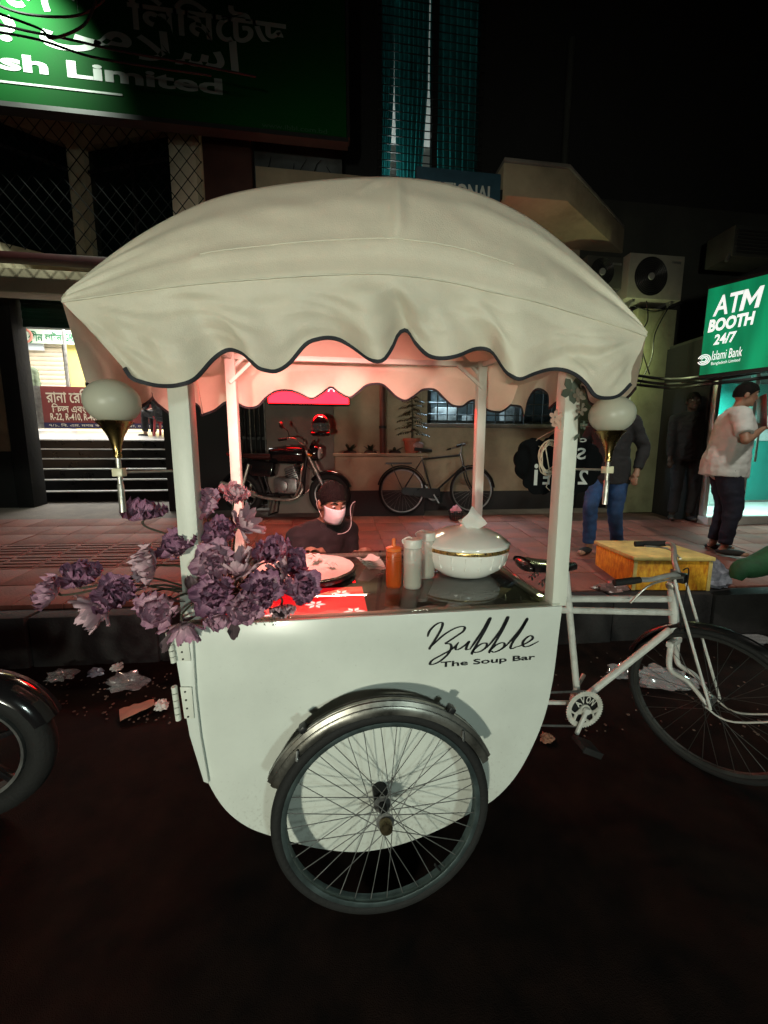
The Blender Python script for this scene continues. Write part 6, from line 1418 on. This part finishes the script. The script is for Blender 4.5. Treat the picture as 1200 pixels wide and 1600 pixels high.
al('AT', ub(1113), ub(1157), .665, .885, .02)
mu0, mu1 = ub(1153), ub(1188); Mh = [(0, 0), (.22, 0), (.22, .62), (.5, .18), (.78, .62), (.78, 0), (1, 0), (1, 1), (.80, 1), (.5, .50), (.20, 1), (0, 1)]
obj('lettering', MB().prism([P_(mu0+(mu1-mu0)*(x_*.86+.14*y_), .665+.22*y_, .005) for x_, y_ in Mh], nrm_*.002), wl_, at_)
al('BOOTH', ub(1108), ub(1179), .49, .635, .045); al('24/7', ub(1119), ub(1154), .335, .455, .03)
al('Islami Bank', ub(1119), ub(1166), .165, .27, .004); al('Bangladesh Limited', ub(1119), ub(1164), .10, .145, 0, 0)
ec = P_(ub(1107), .185, .006); eb = MB(); 
for k in range(3): eb.ring(ec, nrm_, .052-.016*k, .005, 28, 5, radians(200), radians(520))
o_ = obj('emblem', eb, wl_, at_); o_['kind'] = 'stuff'
obj('sign_arm', MB().bar(P_(.5, 1.03, -.06), V(5.2, 4.9, z1_+.05), .05), iron, at_)
# shadowy unit above the sign
o_ = thing('window_air_conditioner', 'dark box unit on the wall above the ATM sign', 'air conditioner', at(1170, 400, 5.0))
a, e = at(1150, 350, 4.9), at(1215, 405, 4.9); obj('casing', MB().bb((a.x, 4.9, e.z), (e.x, 5.3, a.z)), wall_dark, o_, bevel=.015)
for k in range(7): obj('louvre', MB().bb((a.x+.03, 4.885, e.z+.04+k*(a.z-e.z-.08)/7), (e.x-.03, 4.899, e.z+.06+k*(a.z-e.z-.08)/7)), wall_black, o_)
obj('bracket', MB().bar((a.x-.03, 4.95, e.z-.05), (a.x+.12, 4.95, a.z-.05), .03), steel, o_)

sl = thing('added_street_lamp', 'added lamp post and head over the right pavement, out of view', 'street lamp', (4.6, .55, 0))  # unseen post and head added to house the overhead spot
obj('post', MB().tube([(5.4, .55, 0), (5.4, .55, 5.2)], .06, 10), steel, sl); obj('arm', MB().tube([(5.4, .55, 5.2), (4.4, .57, 5.45), (3.6, .6, 5.4)], .03, 8), steel, sl); obj('lamp_head', MB().box((3.4, .6, 5.33), (.5, .2, .1)), black_plastic, sl, bevel=.02)

# ================================================================== YELLOW BOX, BAGS, LITTER
ytop = [V(2.50, 2.98, 0), V(2.96, 2.62, 0)]
yb_o = V(2.62, 2.74, .37)
yw = mat('yellow_woven_box', (.80, .46, .03), .6, var=.4, vs=34, dark=(.50, .13, .008), aniso=(1, 1, .4), bump=.3, bs=90); yl = mat('yellow_box_lid', (.78, .60, .20), .55, var=.25, vs=9, dirt=.5, bump=.15)
yx = thing('yellow_box', 'yellow patterned box with a pale lid on the kerb behind the bicycle handlebar', 'box', (2.72, 2.95, .37))
rz = Matrix.Rotation(radians(-9), 3, 'Z')
obj('body', MB().box((2.775, 3.0, .37+.125), (.62, .60, .25), rz), yw, yx, bevel=.012)
obj('lid', MB().box((2.775, 3.0, .37+.27), (.655, .635, .035), rz), yl, yx, bevel=.01)
for s_ in (-1, 1): obj('seam_tape', MB().box(V(2.775, 3.0, .495)+rz @ V(.3*s_, -.3025, 0), (.03, .006, .245), rz), yl, yx, bevel=.002)
def crumple(name, c, d, m, label, cat, group, seed, amp=.5, flat=1.0):
    b = MB(); vs = []; N, M = 26, 16
    for i in range(M+1):
        t = pi*i/M; r_ = []
        for j in range(N+1):
            a = 2*pi*(j % N)/N; q = V(sin(t)*cos(a), sin(t)*sin(a), cos(t)); k = 1+amp*noise.noise(q*2.3+V(seed, 0, 0))+amp*.55*abs(noise.noise(q*5+V(0, seed, 0)))
            p = V(q.x*d[0]*k, q.y*d[1]*k, max(-.2*d[2], q.z*d[2]*k)); r_.append(V(*c)+p)
        vs.append(r_)
    b.grid(vs); zmin = min(p.z for p in b.v); 
    for p in b.v: p.z += c[2]-zmin
    return solo(name, b, m, label, cat, group, smooth=25)
plas = mat_glass('clear_crumpled_plastic', (.8, .82, .84), 1.9, .12, .18); plasb = mat('bluish_plastic_bag', (.38, .40, .48), .2, var=.4, vs=14, transl=.3, coat=.5)
c = at(1128, 912, 2.80); crumple('plastic_bag', (3.22, 2.84, .365), (.17, .12, .15), plasb, 'crumpled clear plastic bag beside the yellow box', 'plastic bag', None, 3, .7)
c = at(1170, 900, 2.55)
gb = []
prf = [(at(1150, 905, 2.5), .035), (at(1158, 890, 2.5), .07), (at(1180, 885, 2.48), .085), (at(1215, 870, 2.45), .10), (at(1260, 850, 2.4), .12)]
tag(obj('green_cloth_bundle', MB().tube(catmull([p for p, _ in prf], 5), [smooth_interp([(i*5, q[1]) for i, q in enumerate(prf)], k) for k in range(21)], 16), mat('deep_green_cloth', (.012, .085, .03), .8, var=.35, vs=7, bump=.5, bs=25), smooth=80), 'deep green cloth bundle sticking out over the kerb at the right edge', 'cloth')
LIT = 'plastic litter along the gutter'
for k, (px, py, z, d, m, lab, cat) in enumerate((
    (95, 1055, 0, (.07, .05, .035), plas, 'small clear plastic scrap in the gutter near the left motorcycle wheel', 'litter'),
    (195, 1068, 0, (.10, .06, .06), plas, 'larger clear plastic bag in the gutter left of the hinges', 'plastic bag'),
    (150, 1050, 0, (.04, .03, .03), plasb, 'tiny pale plastic scrap between the two gutter bags', 'litter'),
    (185, 1040, 0, (.03, .03, .03), paper, 'small white crumpled paper at the foot of the kerb', 'litter'),
    (252, 1102, 0, (.03, .03, .035), paper, 'white crumpled paper ball beside the brown paper scrap', 'litter'),
    (35, 1010, 0, (.10, .06, .03), kerb_m, 'dark lump of rubbish under the kerb at the far left', 'litter'),
    (950, 960, .02, (.12, .06, .06), mat('pinkish_plastic', (.40, .24, .22), .25, var=.4, vs=12, transl=.3, coat=.4), 'pinkish plastic bag hanging off the kerb behind the bicycle tubes', 'plastic bag'),
    (1010, 965, .02, (.10, .06, .05), MATS['pinkish_plastic'], 'second pinkish plastic bag nearer the bicycle head tube', 'plastic bag'),
    (1175, 998, 0, (.13, .07, .02), plas, 'flattened clear plastic in the gutter at the right edge', 'litter'),
    (1040, 1060, 0, (.16, .10, .05), plas, 'crumpled clear plastic sheet seen through the bicycle front wheel', 'plastic sheet'),
    (970, 1050, 0, (.07, .05, .05), plas, 'clear plastic bag left of the bicycle front wheel', 'plastic bag'),
    (855, 1150, 0, (.03, .025, .02), mat('brown_scrap', (.28, .13, .08), .8, var=.3), 'brown crumpled scrap below the chainring', 'litter'))):
    c = atz(px, py, z+.02); 
    ky = kerb_y(c.x)-.09
    if z > 0: c = V(c.x*(2.82/c.y), 2.80, .34)
    elif c.y > ky: c = V(c.x, ky, 0)
    crumple('litter' if cat == 'litter' else cat.replace(' ', '_'), (c.x, c.y, max(0.004, c.z-.02) if z == 0 else .352), d, m, lab, cat, LIT, k*3.7, .7)
c = atz(215, 1112, .004); pp_ = []
for j in range(7): pp_.append([c+Matrix.Rotation(.5, 3, 'Z') @ V(.17*(i/7-.5), .12*(j/6-.5), .012+.02*abs(noise.noise(V(i*.6, j*.6, 1)))+.03*(1-j/6)*(i/7)) for i in range(8)])
solo('paper_scrap', MB().grid(pp_), mat('brown_paper', (.36, .20, .13), .8, var=.2, vs=7), 'folded brown paper scrap on the road left of the cart', 'litter', LIT, smooth=40, solid=.001)
bits = MB()
for k in range(110):
    px, py = R.uniform(20, 270), R.uniform(1050, 1130)
    p = atz(px, py, .003); s_ = R.uniform(.004, .016); bits.box(p, (s_, s_*.7, .004), Matrix.Rotation(R.uniform(0, 3), 3, 'Z') @ Matrix.Rotation(R.uniform(-.3, .3), 3, 'X'))
for k in range(60):
    p = atz(R.uniform(860, 1200), R.uniform(1010, 1150), .003); s_ = R.uniform(.004, .016); bits.box(p, (s_, s_*.7, .004), Matrix.Rotation(R.uniform(0, 3), 3, 'Z'))
o_ = obj('gutter_debris', bits, mat('pale_debris', (.16, .11, .085), .9, var=.5, vs=60)); o_['kind'] = 'stuff'; tag(o_, 'small pale debris scattered along the gutter', 'debris'); o_['kind'] = 'stuff'
